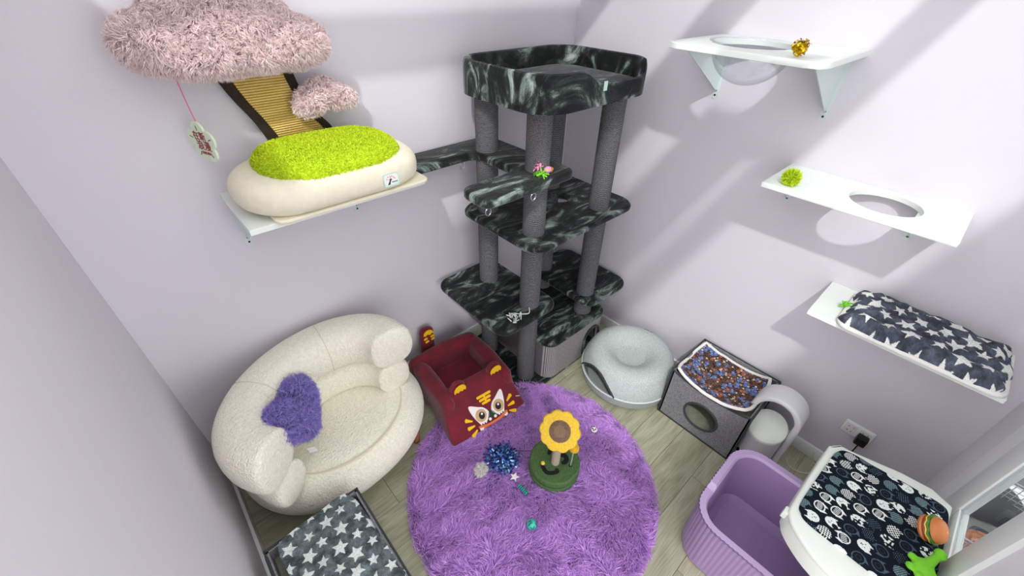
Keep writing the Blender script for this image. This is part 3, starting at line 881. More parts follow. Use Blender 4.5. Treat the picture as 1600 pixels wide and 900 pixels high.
# ------------------------------------------------------------------ tree bed on the back wall
def build_tree_bed():
    # --- bed
    t = thing('cat_bed', 'cream padded cat bed with thick rim on the back wall shelf', 'cat bed', (-1.605, -0.2, 1.419))
    bm = NB(); prism(bm, rrect(-1.565, -0.21, 0.58, 0.39, 0.03), 1.419, 1.432, 0.004)
    obj('base_sheet', bm, M['canvas'], t)
    path = rrect(-1.592, -0.222, 0.492, 0.235, 0.11, 10)
    P = []
    for i, (x, y) in enumerate(path):
        P.append((x, y, 1.484))
    sec = [(0.090 * math.copysign(abs(math.cos(a)) ** .8, math.cos(a)), 0.062 * math.copysign(abs(math.sin(a)) ** .8, math.sin(a))) for a in [2 * PI * i / 22 for i in range(22)]]
    bm = NB(); sweep(bm, P, sec, closed=True)
    for v in bm.verts:
        k = vnoise(v.co.x, v.co.y, 0.05, 5); v.co.z += 0.006 * (k - .5) + 0.008 * (vnoise(v.co.x, v.co.y, 0.16, 6) - .5)
    obj('rim', bm, M['canvas'], t)
    # woven label on the rim
    cx, y0, cz = -1.452, -0.4305, 1.482
    n = Vector((0, -1, 0.12)).normalized(); ux = Vector((1, 0, 0)); uz = ux.cross(n) * -1
    uz = n.cross(ux); 
    c = Vector((cx, y0, cz))
    def lab(pts, th, off): 
        bm = NB(); poly_flat(bm, [c + ux * a + uz * b + n * off for a, b in pts], th, n); return bm
    lb = obj('label', lab(rrect(0, 0, 0.062, 0.046, 0.008, 3), 0.0015, 0.0), M['mint'], t, label='small mint label with a printed tree', smooth=False)
    obj('print_field', lab(rrect(0, 0.001, 0.054, 0.036, 0.008, 3), 0.0006, 0.0015), M['white_g'], lb, smooth=False)
    bm = NB()
    for a, b in ((-.017, .005), (-.012, .012), (-.004, .013), (.003, .013), (.009, .008), (-.009, .002), (.014, .004), (-.002, .008)):
        poly_flat(bm, [c + ux * (a + .0024 * math.cos(q)) + uz * (b + .0024 * math.sin(q)) + n * .0021 for q in [2 * PI * i / 8 for i in range(8)]], .0004, n)
    obj('print_blossom', bm, M['pink_dot'], lb, smooth=False)
    bm = NB()
    poly_flat(bm, [c + ux * a + uz * b + n * .0021 for a, b in ((-.018, -.016), (-.008, -.016), (-.005, -.008), (-.002, -.002), (.003, .002), (.001, .004), (-.002, .003), (-.004, .007), (-.006, .001), (-.011, -.007))], .0005, n)
    obj('print_trunk', bm, M['black'], lb, smooth=False)
    bm = NB()
    for q in range(4):
        a = .001 + q * .0058
        poly_flat(bm, [c + ux * (a + dx) + uz * (-.009 + dz) + n * .0021 for dx, dz in ((0, -.002), (.004, -.002), (.004, .0025), (0, .0025))], .0005, n)
    obj('print_text', bm, M['teal_dark'], lb, smooth=False)
    # --- lime cushion
    t = thing('plush_cushion', 'lime green plush cushion lying inside the cream bed', 'cushion', (-1.585, -0.19, 1.435))
    bm = NB(); prism(bm, rrect(-1.58, -0.218, 0.50, 0.365, 0.16, 12), 1.48, 1.582, 0.045, 5)
    bm = bm_apply(bm, [('SUBSURF', dict(levels=1))])
    for v in bm.verts:
        dx = (v.co.x + 1.59) / .25; dy = (v.co.y + .218) / .18
        v.co.z += 0.018 * max(0, 1 - dx * dx) * max(0, 1 - dy * dy) * (v.co.z > 1.53)
    body = obj('cushion_body', bm, M['lime'], t)
    fur(body, 30000, 0.008, 0.0028, M['lime_pile'], t, 'pile', bend=0.9, seed=12, down=0.1, cond=lambda p, n: (n[:, 2] > -0.5).astype(float))
    # --- the tree
    t = thing('tree_scratcher', 'pink plush cherry tree with yellow sisal trunk on the back wall', 'cat scratcher', (-1.65, -0.03, 1.43))
    lobes = [(-1.76, 1.945, .20, .115, .10), (-1.955, 1.915, .080, .068, .085), (-1.58, 1.895, .115, .068, .095), (-1.80, 1.885, .155, .062, .105), (-1.78, 2.03, .150, .10, .09), (-1.77, 2.10, .12, .09, .09), (-1.515, 1.885, .050, .045, .07), (-1.68, 1.875, .10, .048, .10), (-1.88, 1.875, .07, .048, .09)]
    bm = NB()
    for x, z, rx, rz, ry in lobes: sphere(bm, (x, -0.10, z), 1.0, 3, (rx, ry, rz))
    bm = bm_apply(bm, [('REMESH', dict(mode='VOXEL', voxel_size=0.014)), ('SMOOTH', dict(iterations=6, factor=0.5))])
    for v in bm.verts: v.co.y = min(v.co.y, -0.012)
    crown = obj('crown', bm, M['pink'], t, label='pink long-pile plush crown shaped like a cloud')
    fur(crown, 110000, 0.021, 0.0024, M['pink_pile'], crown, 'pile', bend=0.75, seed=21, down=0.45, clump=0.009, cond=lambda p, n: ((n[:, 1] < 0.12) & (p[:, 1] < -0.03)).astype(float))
    # trunk: an S-shaped board with felt edges
    Lx = smooth_path([(-1.822, 0, 1.835), (-1.808, 0, 1.775), (-1.782, 0, 1.715), (-1.748, 0, 1.65), (-1.722, 0, 1.58), (-1.705, 0, 1.50)], 6)
    Rx = smooth_path([(-1.572, 0, 1.835), (-1.572, 0, 1.79), (-1.556, 0, 1.72), (-1.53, 0, 1.655), (-1.478, 0, 1.585), (-1.448, 0, 1.50)], 6)
    bm = NB()
    prof = [(p.x, p.z) for p in Lx] + [(p.x, p.z) for p in Rx[::-1]]
    a = [bm.verts.new((x, -0.012, z)) for x, z in prof]; b = [bm.verts.new((x, -0.034, z)) for x, z in prof]
    for i in range(len(a)):
        j = (i + 1) % len(a); bm.faces.new((a[i], a[j], b[j], b[i]))
    bm.faces.new(a[::-1]); bm.faces.new(b)
    tr = obj('trunk', bm, M['brown_felt'], t, label='dark brown felt-edged trunk board', smooth=False)
    # sisal face: ribs running across
    bm = NB(); m = len(Lx); rows = 46
    for k in range(rows):
        f0 = k / rows * (m - 1); i = int(f0); fr = f0 - i
        l = Lx[i].lerp(Lx[min(i + 1, m - 1)], fr); r = Rx[i].lerp(Rx[min(i + 1, m - 1)], fr)
        d = (r - l); l2 = l + d * 0.16; r2 = r - d * 0.15
        pth = [(l2.x + (r2.x - l2.x) * q / 6, -0.036, l2.z + (r2.z - l2.z) * q / 6) for q in range(7)]
        sweep(bm, pth, circ(0.0034, 6, 0.0044), up=(0, 0, 1))
    o = obj('sisal_ribs', bm, M['rope_brown'], tr, label='ribbed yellow sisal face'); o['kind'] = 'stuff'
    # small cloud on a branch
    bm = NB()
    for x, z, r in ((-1.545, 1.70, .050), (-1.50, 1.725, .050), (-1.455, 1.705, .046), (-1.418, 1.69, .034), (-1.565, 1.685, .04)): sphere(bm, (x, -0.075, z), 1.0, 2, (r * 1.15, r * .8, r * .85))
    bm = bm_apply(bm, [('REMESH', dict(mode='VOXEL', voxel_size=0.009)), ('SMOOTH', dict(iterations=4, factor=0.5))])
    br = obj('blossom_puff', bm, M['pink'], t, label='small pale pink plush puff')
    fur(br, 7000, 0.018, 0.0036, M['pink_pile'], br, 'pile', bend=0.9, seed=22, down=0.3, clump=0.012, cond=lambda p, n: ((n[:, 1] < 0.2) & (p[:, 1] < -0.005)).astype(float))
    # --- hanging tag
    t = thing('hanging_tag', 'flower-shaped pale wooden tag with red characters hanging from the pink crown', 'tag', (-1.925, -0.1, 1.563))
    bm = NB(); tube(bm, smooth_path([(-1.93, -0.1, 1.86), (-1.928, -0.1, 1.76), (-1.925, -0.1, 1.692)], 6), 0.0022, 6, up=(1, 0, 0)); obj('string', bm, M['cord_p'], t, label='thin pink string')
    th = R(-68); wx = Vector((math.cos(th), math.sin(th), 0)); up = Vector((0, 0, 1)); nn = wx.cross(up)
    c = Vector((-1.925, -0.1, 1.629))
    pts = []
    for i in range(80):
        a = 2 * PI * i / 80; r = 0.048 + 0.019 * abs(math.cos(2.5 * (a - PI / 2))) ** .7
        pts.append(c + wx * r * math.cos(a) + up * r * math.sin(a))
    bm = NB(); poly_flat(bm, pts, 0.007, nn); pl = obj('plate', bm, M['sign'], t, smooth=False)
    for k in range(5):
        a = PI / 2 + 2 * PI * k / 5
        p0 = c + wx * .047 * math.cos(a) + up * .047 * math.sin(a) + nn * .0072; d = (wx * math.cos(a) + up * math.sin(a)) * .008; s = (wx * -math.sin(a) + up * math.cos(a)) * .0013
        bm = NB(); poly_flat(bm, [p0 - d - s, p0 + d - s, p0 + d + s, p0 - d + s], .0006, nn)
        obj('petal_mark', bm, M['dark_ink'], pl, smooth=False)
    def text(s, size, dx, dz):
        cu = bpy.data.curves.new('t', 'FONT'); cu.body = s; cu.size = size; cu.align_x = 'CENTER'; cu.align_y = 'CENTER'; cu.extrude = 0.0004; cu.resolution_u = 2; cu.offset = 0.0003
        o = bpy.data.objects.new('t', cu); COL.objects.link(o)
        dg = bpy.context.evaluated_depsgraph_get(); dg.update()
        b2 = bmesh.new(); b2.from_mesh(o.evaluated_get(dg).to_mesh()); bpy.data.objects.remove(o); bpy.data.curves.remove(cu)
        mt = Matrix((( wx.x, up.x, nn.x, 0), (wx.y, up.y, nn.y, 0), (wx.z, up.z, nn.z, 0), (0, 0, 0, 1)))
        b2.transform(Matrix.Translation(c + wx * dx + up * dz + nn * 0.0077) @ mt); return b2
    obj('lettering', text('在新', 0.030, -0.002, 0.020), M['red_ink'], pl, smooth=False)
    obj('lettering', text('浪漫', 0.034, 0.004, -0.011), M['red_ink'], pl, smooth=False)
    obj('lettering', text('SAKURA', 0.0125, 0.004, -0.034), M['red_ink'], pl, smooth=False)
build_tree_bed()

# ------------------------------------------------------------------ cat tree
def build_cat_tree():
    t = thing('cat_tree', 'tall charcoal velvet cat tree with rope posts in the room corner', 'cat tree', (-0.53, -0.36, 0))
    V = M['velvet']
    bm = NB(); prism(bm, rrect(-0.53, -0.36, 0.77, 0.61, 0.06), 0.0, 0.03, 0.008); obj('base_board', bm, V, t)
    posts = [(-0.80, -0.535), (-0.815, -0.20), (-0.33, -0.565), (-0.33, -0.20)]
    for i, (x, y) in enumerate(posts):
        bm = NB(); cyl(bm, x, y, 0.03, 1.672, 0.0555, 32); obj('post', bm, M['rope'], t)
    # low platforms
    bm = NB(); prism(bm, rrect(-0.875, -0.335, 0.43, 0.615, 0.085), 0.582, 0.616, 0.014, 4)
    bm2 = bm; obj('low_platform', bm2, V, t)
    bm = NB(); prism(bm, rrect(-0.222, -0.40, 0.405, 0.57, 0.085), 0.448, 0.484, 0.014, 4); obj('low_platform', bm, V, t)
    # house with an arched door
    h0, h1 = 0.03, 0.30
    x0, x1, y0, y1 = -0.735, -0.205, -0.665, -0.12
    hs_bm = NB()
    path = []
    for a in range(0, 91, 10): path.append((x1 - .07 + .07 * math.sin(R(a)), y0 + .07 - .07 * math.cos(R(a))))
    for a in range(0, 91, 15): path.append((x1 - .07 + .07 * math.cos(R(a)), y1 - .07 + .07 * math.sin(R(a))))
    for a in range(0, 91, 15): path.append((x0 + .07 - .07 * math.sin(R(a)), y1 - .07 + .07 * math.cos(R(a))))
    for a in range(0, 91, 10): path.append((x0 + .07 - .07 * math.cos(R(a)), y0 + .07 - .07 * math.sin(R(a))))
    sweep(hs_bm, [(x, y, (h0 + h1) / 2) for x, y in path], [(-.006, -.135), (.006, -.135), (.006, .135), (-.006, .135)])
    hs = obj('house_wall', hs_bm, M['corduroy'], t, label='grey corduroy house wall')
    # front wall with arch opening, built flat and stood up
    ax0, ax1 = x0 + .07, x1 - .07; cx, cz = -0.335, 0.135
    bm = NB()
    arch = [(cx + .075 * math.cos(a), cz + .03 + .09 * math.sin(a)) for a in [PI * i / 24 for i in range(25)]] + [(cx - .075, h0 + .03), (cx + .075, h0 + .03)]
    plate_hole(bm, [(ax0, h0), (ax1, h0), (ax1, h1), (ax0, h1)], arch, (cx, cz), -0.006, 0.006, bev=0.001)
    for v in bm.verts: v.co = Vector((v.co.x, y0 - v.co.z, v.co.y))
    obj('house_front', bm, M['corduroy'], t, label='grey corduroy front with arched door')
    bm = NB(); tube(bm, [(p[0], y0 - .008, p[1]) for p in arch], 0.010, 8, closed=True, up=(0, 1, 0)); obj('door_trim', bm, V, t)
    bm = NB(); prism(bm, rrect((x0 + x1) / 2, (y0 + y1) / 2, x1 - x0 + .03, y1 - y0 + .025, .085), h1, h1 + .034, .015, 4); obj('house_roof', bm, V, t)
    # middle platform with a hole
    bm = NB(); out = rrect(-0.515, -0.372, 0.815, 0.60, 0.095)
    plate_hole(bm, out, ell(-0.405, -0.345, 0.055, 0.05), (-0.405, -0.345), 1.030, 1.070, bev=0.012)
    obj('middle_platform', bm, V, t)
    # C-shaped walkway
    C = [(-1.25, -0.185), (-0.875, -0.185), (-0.875, -0.475), (-1.19, -0.475), (-1.19, -0.655), (-0.66, -0.655), (-0.66, -0.015), (-1.25, -0.015)]
    C = round_poly(C, 0.06, 6)
    bm = NB(); prism(bm, C, 1.352, 1.392, 0.013, 4); 
    for f in [f for f in bm.faces if len(f.verts) > 8]: bmesh.ops.triangulate(bm, faces=[f])
    obj('walkway', bm, V, t, label='velvet walkway board that bends around two posts')
    # top tray: floor and a raised padded wall with a dip at the front
    bm = NB(); prism(bm, rrect(-0.55, -0.375, 0.72, 0.575, 0.14), 1.662, 1.692, 0.01); obj('tray_floor', bm, V, t)
    pth = rrect(-0.55, -0.375, 0.745, 0.60, 0.15, 12)
    # densify
    dens = []
    for i in range(len(pth)):
        p, q = Vector(pth[i]), Vector(pth[(i + 1) % len(pth)]); n = max(1, int((q - p).length / 0.03))
        dens += [p.lerp(q, k / n) for k in range(n)]
    P = []; n = len(dens)
    for i, p in enumerate(dens):
        tg = (dens[(i + 1) % n] - dens[i - 1]).normalized(); nr = Vector((tg.y, -tg.x))
        ht = 1.797
        if p.y < -0.60:
            k = max(0.0, min(1.0, (p.x + 0.72) / 0.16)) * max(0.0, min(1.0, (-0.215 - p.x) / 0.06)); k = k * k * (3 - 2 * k)
            ht -= 0.062 * k
        sec = [(0.0, 1.655), (0.0, ht - .018), (-.006, ht - .004), (-.016, ht), (-.026, ht - .004), (-.032, ht - .018), (-.032, 1.675), (-.02, 1.655)]
        P.append([(p.x + nr.x * a, p.y + nr.y * a, z) for a, z in sec])
    bm = NB(); grid(bm, P, closeu=True, closev=True); tw = obj('tray_wall', bm, V, t)
    bm = NB(); prism(bm, rrect(-0.55, -0.375, 0.665, 0.52, 0.11), 1.69, 1.712, 0.01); obj('tray_cushion', bm, V, t)
    bm = NB(); box(bm, -0.585, -0.563, -0.6795, -0.6755, 1.712, 1.748, 0.001, 1); obj('care_label', bm, M['mint'], t, label='small pale mint care label')
    # hanging rings and cords
    for c in ((-0.955, -0.18, 1.338), (-1.165, -0.635, 1.338), (-0.93, -0.648, 1.338)):
        bm = NB(); tube(bm, [(c[0] + .014 * math.cos(a), c[1], c[2] + .016 * math.sin(a)) for a in [2 * PI * i / 18 for i in range(18)]], 0.0022, 6, closed=True, up=(0, 1, 0)); obj('hanging_ring', bm, M['steel'], t)
    bm = NB(); tube(bm, smooth_path([(-0.84, -0.575, 0.63), (-0.87, -0.60, 0.622), (-0.92, -0.56, 0.622), (-0.955, -0.54, 0.622), (-0.93, -0.575, 0.622), (-0.965, -0.60, 0.621)], 8), 0.003, 6); obj('toy_cord', bm, M['cord_w'], t, label='pale cord lying on the low platform')
    bm = NB()
    rng = random.Random(2)
    for i in range(9):
        c = (-0.955 + rng.uniform(-.03, .03), -0.585 + rng.uniform(-.03, .02), 0.622 + rng.uniform(0, .01))
        tube(bm, smooth_path([c, (c[0] + rng.uniform(-.03, .03), c[1] + rng.uniform(-.03, .03), c[2] + .012), (c[0] + rng.uniform(-.03, .03), c[1] + rng.uniform(-.03, .03), .62)], 4), 0.0028, 5)
    o = obj('frayed_tassel', bm, M['cord_w'], t)
    # feather mouse on the walkway
    t = thing('feather_mouse', 'tiny pink toy mouse with green and pink feathers on the cat tree walkway', 'toy', (-0.82, -0.60, 1.393))
    bm = NB(); sphere(bm, (-0.80, -0.60, 1.409), 0.016, 3, (1.35, .9, .95)); obj('body', bm, M['pinkt'], t)
    bm = NB(); lathe(bm, [(0.013, 0), (0.006, .012), (0, .018)], (0, 0, 0), 12); bm.transform(Matrix.Translation((-0.785, -0.603, 1.408)) @ Matrix.Rotation(R(90), 4, 'Y')); obj('nose', bm, M['cheese'], t)
    bm = NB(); tinsel(bm, (-0.848, -0.608, 1.408), 0.014, 26, 0.03, 0.006, 5); obj('green_feather', bm, M['frog'], t)
    bm = NB(); tinsel(bm, (-0.842, -0.588, 1.43), 0.014, 26, 0.03, 0.006, 6); obj('pink_feather', bm, M['pinkt'], t)
build_cat_tree()

# ------------------------------------------------------------------ armchair and heart cushion
def arc_roll(bm, a, b, z, sr, su, t0, t1, n=56, pw=0.85):
    sec = [(sr * math.copysign(abs(math.cos(q)) ** pw, math.cos(q)), su * math.copysign(abs(math.sin(q)) ** pw, math.sin(q))) for q in [2 * PI * i / 28 for i in range(28)]]
    ts = [t0, t0 + .012, t0 + .035, t0 + .07] + [t0 + .07 + (t1 - t0 - .14) * i / n for i in range(1, n)] + [t1 - .07, t1 - .035, t1 - .012, t1]
    P = [(a * math.cos(q), b * math.sin(q), z) for q in ts]
    sc = [.84, .92, .975, 1.0] + [1.0] * (n - 1) + [1.0, .975, .92, .84]
    return sweep(bm, P, sec, scales=sc)

def build_armchair():
    t = thing('armchair', 'low cream boucle armchair with rolled back beside the left wall', 'armchair', (-1.885, -0.395, 0), R(21))
    B = M['boucle']
    ca, sa = math.cos(R(10)), math.sin(R(10))
    def W2(x, y, ox=-1.882, oy=-.245): return (ox + x * ca - y * sa, oy + x * sa + y * ca)
    bm = NB(); sec = [(0.125 * math.cos(q), 0.125 * math.sin(q)) for q in [2 * PI * i / 28 for i in range(28)]]
    pth = [W2(.336 * math.copysign(abs(math.cos(q)) ** .9, math.cos(q)), (.085 if math.sin(q) > 0 else .275) * math.copysign(abs(math.sin(q)) ** .9, math.sin(q))) + (.205,) for q in [2 * PI * i / 72 for i in range(72)]]
    sweep(bm, pth, sec, closed=True)
    for v in bm.verts: v.co.y = min(v.co.y, -.018); v.co.x = max(v.co.x, -2.372)
    obj('seat_base', bm, B, t)
    bm = NB(); ol = [p[:2] for p in pth]; prism(bm, ol, .09, .29, .02, 3); obj('base_filling', bm, B, t)
    cs, ss = math.cos(R(14)), math.sin(R(14))
    def W3(x, y): return (-1.868 + x * cs - y * ss, -.292 + x * ss + y * cs)
    bm = NB(); rings = []
    for r, z in ((.05, .342), (.5, .340), (.8, .336), (.93, .331), (1.0, .318), (1.0, .26)):
        rings.append([W3(.325 * r * math.cos(q), .278 * r * math.sin(q)) + (z,) for q in [2 * PI * i / 72 for i in range(72)]])
    V = grid(bm, rings, closev=True); bm.faces.new(V[0]); obj('seat_cushion', bm, B, t)
    bm = NB(); tube(bm, [W3(.328 * math.cos(q), .281 * math.sin(q)) + (.324,) for q in [2 * PI * i / 72 for i in range(72)]], 0.0058, 6, closed=True); obj('seat_seam', bm, M['seam'], t)
    bm = NB(); arc_roll(bm, 0.330, 0.258, 0.415, 0.088, 0.098, R(-16), R(196)); obj('lower_backrest', bm, B, t, world=False)
    bm = NB(); arc_roll(bm, 0.350, 0.257, 0.612, 0.110, 0.116, R(-19), R(199), pw=0.8); obj('upper_backrest', bm, B, t, world=False)
    for q in (R(-12), R(60), R(120), R(192)):
        bm = NB()
        rr = [(0.111 * math.copysign(abs(math.cos(k)) ** .8, math.cos(k)), 0.117 * math.copysign(abs(math.sin(k)) ** .8, math.sin(k))) for k in [2 * PI * i / 28 for i in range(28)]]
        c = Vector((.35 * math.cos(q), .257 * math.sin(q), .612)); tg = Vector((-.35 * math.sin(q), .257 * math.cos(q), 0)).normalized(); sd = tg.cross(Vector((0, 0, 1)))
        if q in (R(60), R(120)):
            tube(bm, [c + sd * a + Vector((0, 0, b)) for a, b in rr], 0.0018, 5, closed=True, up=tg); obj('back_seam', bm, M['seam'], t, world=False)
        else: bm.free()
    for x, y in ((-.26, -.19), (.26, -.19), (-.24, .17), (.24, .17)):
        bm = NB(); cyl(bm, x, y, 0.0, 0.105, 0.016, 16, 0.002, 0.024); obj('leg', bm, M['wood_leg'], t, world=False, label='brown wooden leg')
build_armchair()

def build_heart():
    t = thing('heart_cushion', 'violet fluffy heart-shaped cushion leaning inside the cream armchair', 'cushion', (-2.03, -0.33, 0.40))
    tip = Vector((-2.018, -0.445, 0.445)); mid = Vector((-2.058, -0.362, 0.712))
    Vv = (mid - tip); hgt = Vv.length; Vv.normalize()
    U = Vector((0.128, 0.13, -0.075)); U = (U - Vv * U.dot(Vv)).normalized(); N = U.cross(Vv)
    bm = NB(); n = 72; rings = []
    def hp(a):
        x = 16 * math.sin(a) ** 3; y = 13 * math.cos(a) - 5 * math.cos(2 * a) - 2 * math.cos(3 * a) - math.cos(4 * a)
        return x / 16 * 0.160 - .006, (y + 3) / 16 * 0.140
    prof = [(0.0, 1.0), (.3, .97), (.55, .86), (.75, .68), (.9, .42), (1.0, 0.0), (.9, -.42), (.75, -.68), (.5, -.88), (0, -1)]
    cc = tip + Vv * 0.135
    for k, (r, h) in enumerate(prof):
        if r == 0: rings.append([bm.verts.new(cc + N * h * 0.062)]); continue
        rings.append([bm.verts.new(cc + U * (hp(2 * PI * i / n)[0] * r) + Vv * (hp(2 * PI * i / n)[1] * r) + N * h * 0.062) for i in range(n)])
    for a, b in zip(rings[:-1], rings[1:]):
        for i in range(n):
            j = (i + 1) % n
            if len(a) == 1: bm.faces.new((a[0], b[i], b[j]))
            elif len(b) == 1: bm.faces.new((a[j], a[i], b[0]))
            else: bm.faces.new((a[j], a[i], b[i], b[j]))
    bm = bm_apply(bm, [('SMOOTH', dict(iterations=2, factor=0.4))])
    body = obj('cushion_body', bm, M['heart'], t)
    fur(body, 30000, 0.026, 0.0026, M['heart_pile'], t, 'pile', bend=0.9, seed=31, down=0.25, clump=0.009)
    bm = NB(); p = Vector((-2.060, -0.455, 0.42)); poly_flat(bm, [p, p + Vector((.03, -.012, .0)), p + Vector((.035, -.02, -.03)), p + Vector((.006, -.008, -.03))], 0.0015, (-.3, -.8, .3)); obj('care_label', bm, M['white_fleece'], t, label='white care label', smooth=False)
build_heart()

# ------------------------------------------------------------------ tiger bed
def pad(bm, x0, x1, y0, y1, z0, z1, r):
    box(bm, x0, x1, y0, y1, z0, z1, r, 5)
    return bm
def build_tiger():
    t = thing('tiger_bed', 'burgundy tiger-faced pet bed with yellow ears at the rug edge', 'cat bed', (-1.183, -0.385, 0.018), R(-5))
    Bm = M['burgundy']
    def part(name, bm, **k):
        bm = bm_apply(bm, [('SUBSURF', dict(levels=1))])
        for v in bm.verts:
            q = vnoise(v.co.x + v.co.z, v.co.y, 0.07, 9) - .5
            v.co += v.normal * q * 0.026
        return obj(name, bm, Bm, t, world=False, **k)
    bm = NB(); pad(bm, -.225, .225, -.25, .245, 0.005, 0.06, .02); part('floor_pad', bm)
    bm = NB(); pad(bm, -.17, .17, -.13, .18, 0.05, 0.105, .03); part('cushion', bm)
    bm = NB(); pad(bm, -.235, .235, .165, .262, 0.01, 0.235, .045); part('back_wall', bm)
    bm = NB(); pad(bm, -.226, -.140, -.20, .23, 0.01, 0.225, .042); part('side_wall', bm)
    bm = NB(); pad(bm, .155, .245, -.20, .23, 0.01, 0.225, .042); part('side_wall', bm)
    # head: wedge with a sloping face
    bm = NB()
    f0, f1 = -.315, -.135; z0, z1 = 0.012, 0.222
    hw0, hw1 = 0.255, 0.215
    lo = [(-hw0, f0), (hw0, f0), (hw0 - .02, -.06), (-hw0 + .02, -.06)]; hi = [(-hw1, f1), (hw1, f1), (hw1 - .02, -.075), (-hw1 + .02, -.075)]
    a = [bm.verts.new((x, y, z0)) for x, y in lo]; b = [bm.verts.new((x, y, z1)) for x, y in hi]
    for i in range(4): bm.faces.new((a[i], a[(i + 1) % 4], b[(i + 1) % 4], b[i]))
    bm.faces.new(a[::-1]); bm.faces.new(b)
    bmesh.ops.bevel(bm, geom=list(bm.edges), offset=0.022, segments=3, profile=.5, affect='EDGES')
    bm = bm_apply(bm, [('SUBSURF', dict(levels=1))])
    head = obj('head', bm, Bm, t, world=False)
    # face frame
    O = Vector((0, f0 + .002, z0 + .001)); T = Vector((0, f1, z1)); Vv = (T - O).normalized(); U = Vector((1, 0, 0)); N = U.cross(Vv)
    rot = 0
    def patch(name, pts, m, h=0.0035, base=0.0, par=head, lab=None):
        bm = NB(); poly_flat(bm, [O + U * a + Vv * (b + .034) + N * base for a, b in pts], h, N)
        return obj(name, bm, M[m], par, world=False, smooth=False, label=lab)
    def E(cx, cy, a, b, r=0, n=22): return [(cx + a * math.cos(q) * math.cos(r) - b * math.sin(q) * math.sin(r), cy + a * math.cos(q) * math.sin(r) + b * math.sin(q) * math.cos(r)) for q in [2 * PI * i / n for i in range(n)]]
    for s in (-1, 1):
        mx = 0.022
        def X(d): return mx + s * d
        eye = [(X(.010), .035), (X(.012), .06), (X(.030), .088), (X(.058), .105), (X(.10), .132), (X(.112), .125), (X(.110), .095), (X(.100), .055), (X(.086), .022), (X(.078), .004), (X(.070), .012), (X(.062), .002), (X(.054), .010), (X(.046), .001), (X(.036), .012)]
        eye = [(q.x, q.y) for q in smooth_path([(a, b, 0) for a, b in eye], 4, True)]
        patch('eye_patch', eye, 'eye_white')
        patch('eye_ring', E(X(.060), .055, .034, .036), 'tan', .0012, .0035)
        patch('pupil', E(X(.056), .053, .018, .021), 'black', .0012, .0047)
        patch('eye_glint', E(X(.056) + .003, .062, .0065, .007), 'white_g', .0008, .0059)
        for k in range(3):
            a = (0.9 - k * .52); bx, by = X(.118 - .004 * k), .050 - .028 * k
            d = Vector((s * math.cos(a - .35), math.sin(a - .35))); p = Vector((-d.y, d.x))
            c = Vector((bx, by)); q = [c - p * .004, c + p * .004, c + d * .042 + p * .011, c + d * .048, c + d * .042 - p * .011]
            patch('cheek_stripe', [(v.x, v.y) for v in q], 'yellow')
    for k, (c, w_) in enumerate(((.022, .046), (.022, .038), (.022, .028))):
        z = .150 - k * .021
        patch('brow_stripe', [(c + (w_ - .006) * 1 * math.copysign(1, math.cos(q)) + .007 * math.cos(q), z + .0075 * math.sin(q)) for q in [PI / 2 - PI * i / 7 for i in range(8)] + [-PI / 2 - PI * i / 7 for i in range(8)]], 'yellow')
    patch('brow_stripe', [(.016, .10), (.028, .10), (.028, .152), (.016, .152)], 'yellow', .0032)
    patch('nose', [(q.x, q.y) for q in smooth_path([(.022 + a, b, 0) for a, b in ((-.030, .004), (-.012, .010), (.012, .010), (.030, .004), (.026, .026), (.008, .052), (-.008, .052), (-.026, .026))], 4, True)], 'green_dk')
    for s in (-1, 1): patch('nostril', E(.022 + s * .018, .010, .009, .009), 'eye_white', .0012, .0035)
    patch('mouth', [(q.x, q.y) for q in smooth_path([(.022 + a, b, 0) for a, b in ((-.098, -.004), (-.092, .006), (-.05, -.004), (0, -.008), (.05, -.004), (.092, .006), (.098, -.004), (.085, -.016), (.04, -.02), (0, -.022), (-.04, -.02), (-.085, -.016))], 4, True)], 'orange')
    for s in (-1, 1): patch('tooth', [(.022 + s * .094, -.006), (.022 + s * .070, -.012), (.022 + s * .078, -.024), (.022 + s * .096, -.018)], 'eye_white', .0042)
    for s in (-1, 1):
        e = NB(); sphere(e, (.022 + s * .120, -.115, .230), .046, 3, (1, .55, 1)); er = obj('ear', e, Bm, t, world=False)
        e = NB()
        pts = [Vector((.022 + s * .120 + .037 * math.cos(q), -.145, .236 + (.038 * math.sin(q) if math.sin(q) > -.2 else -.012 - .005 * math.sin(9 * q)))) for q in [2 * PI * i / 40 for i in range(40)]]
        poly_flat(e, pts, .005, (0, -1, .3)); obj('ear_patch', e, M['yellow'], er, world=False, smooth=False, label='yellow inner ear patch')
    # tail standing behind the back wall
    bm = NB()
    tp = smooth_path([(-.055, .285, .10), (-.055, .295, .20), (-.05, .30, .27), (-.045, .302, .315)], 5)
    sweep(bm, tp, circ(.047, 18, .028), up=(0, 1, 0), scales=[1.0] * (len(tp) - 4) + [.97, .88, .7, .35])
    bm.transform(Matrix.Translation((0.0, 0.03, 0)))
    tail = obj('tail', bm, Bm, t, world=False)
    def tpatch(pts):
        b_ = NB(); poly_flat(b_, [Vector((-.05 + a, .301, b)) for a, b in pts], .006, (0, -1, 0)); obj('tail_patch', b_, M['yellow'], tail, world=False, smooth=False, label='yellow tail patch')
    tpatch([(.033 * math.cos(q), .285 + (.034 * math.sin(q) if math.sin(q) > 0 else .004 * math.sin(6 * q))) for q in [2 * PI * i / 32 for i in range(32)]])
    for a, b in ((-.022, .258), (-.014, .232), (.022, .262), (.026, .238)): tpatch(E(a, b, .013, .007, .25, 12))
    bm = NB(); poly_flat(bm, [Vector((-.152, .06, .20)), Vector((-.152, .10, .20)), Vector((-.150, .10, .16)), Vector((-.150, .06, .16))], .002, (1, 0, 0)); obj('care_label', bm, M['white_fleece'], t, world=False, smooth=False, label='white care label')
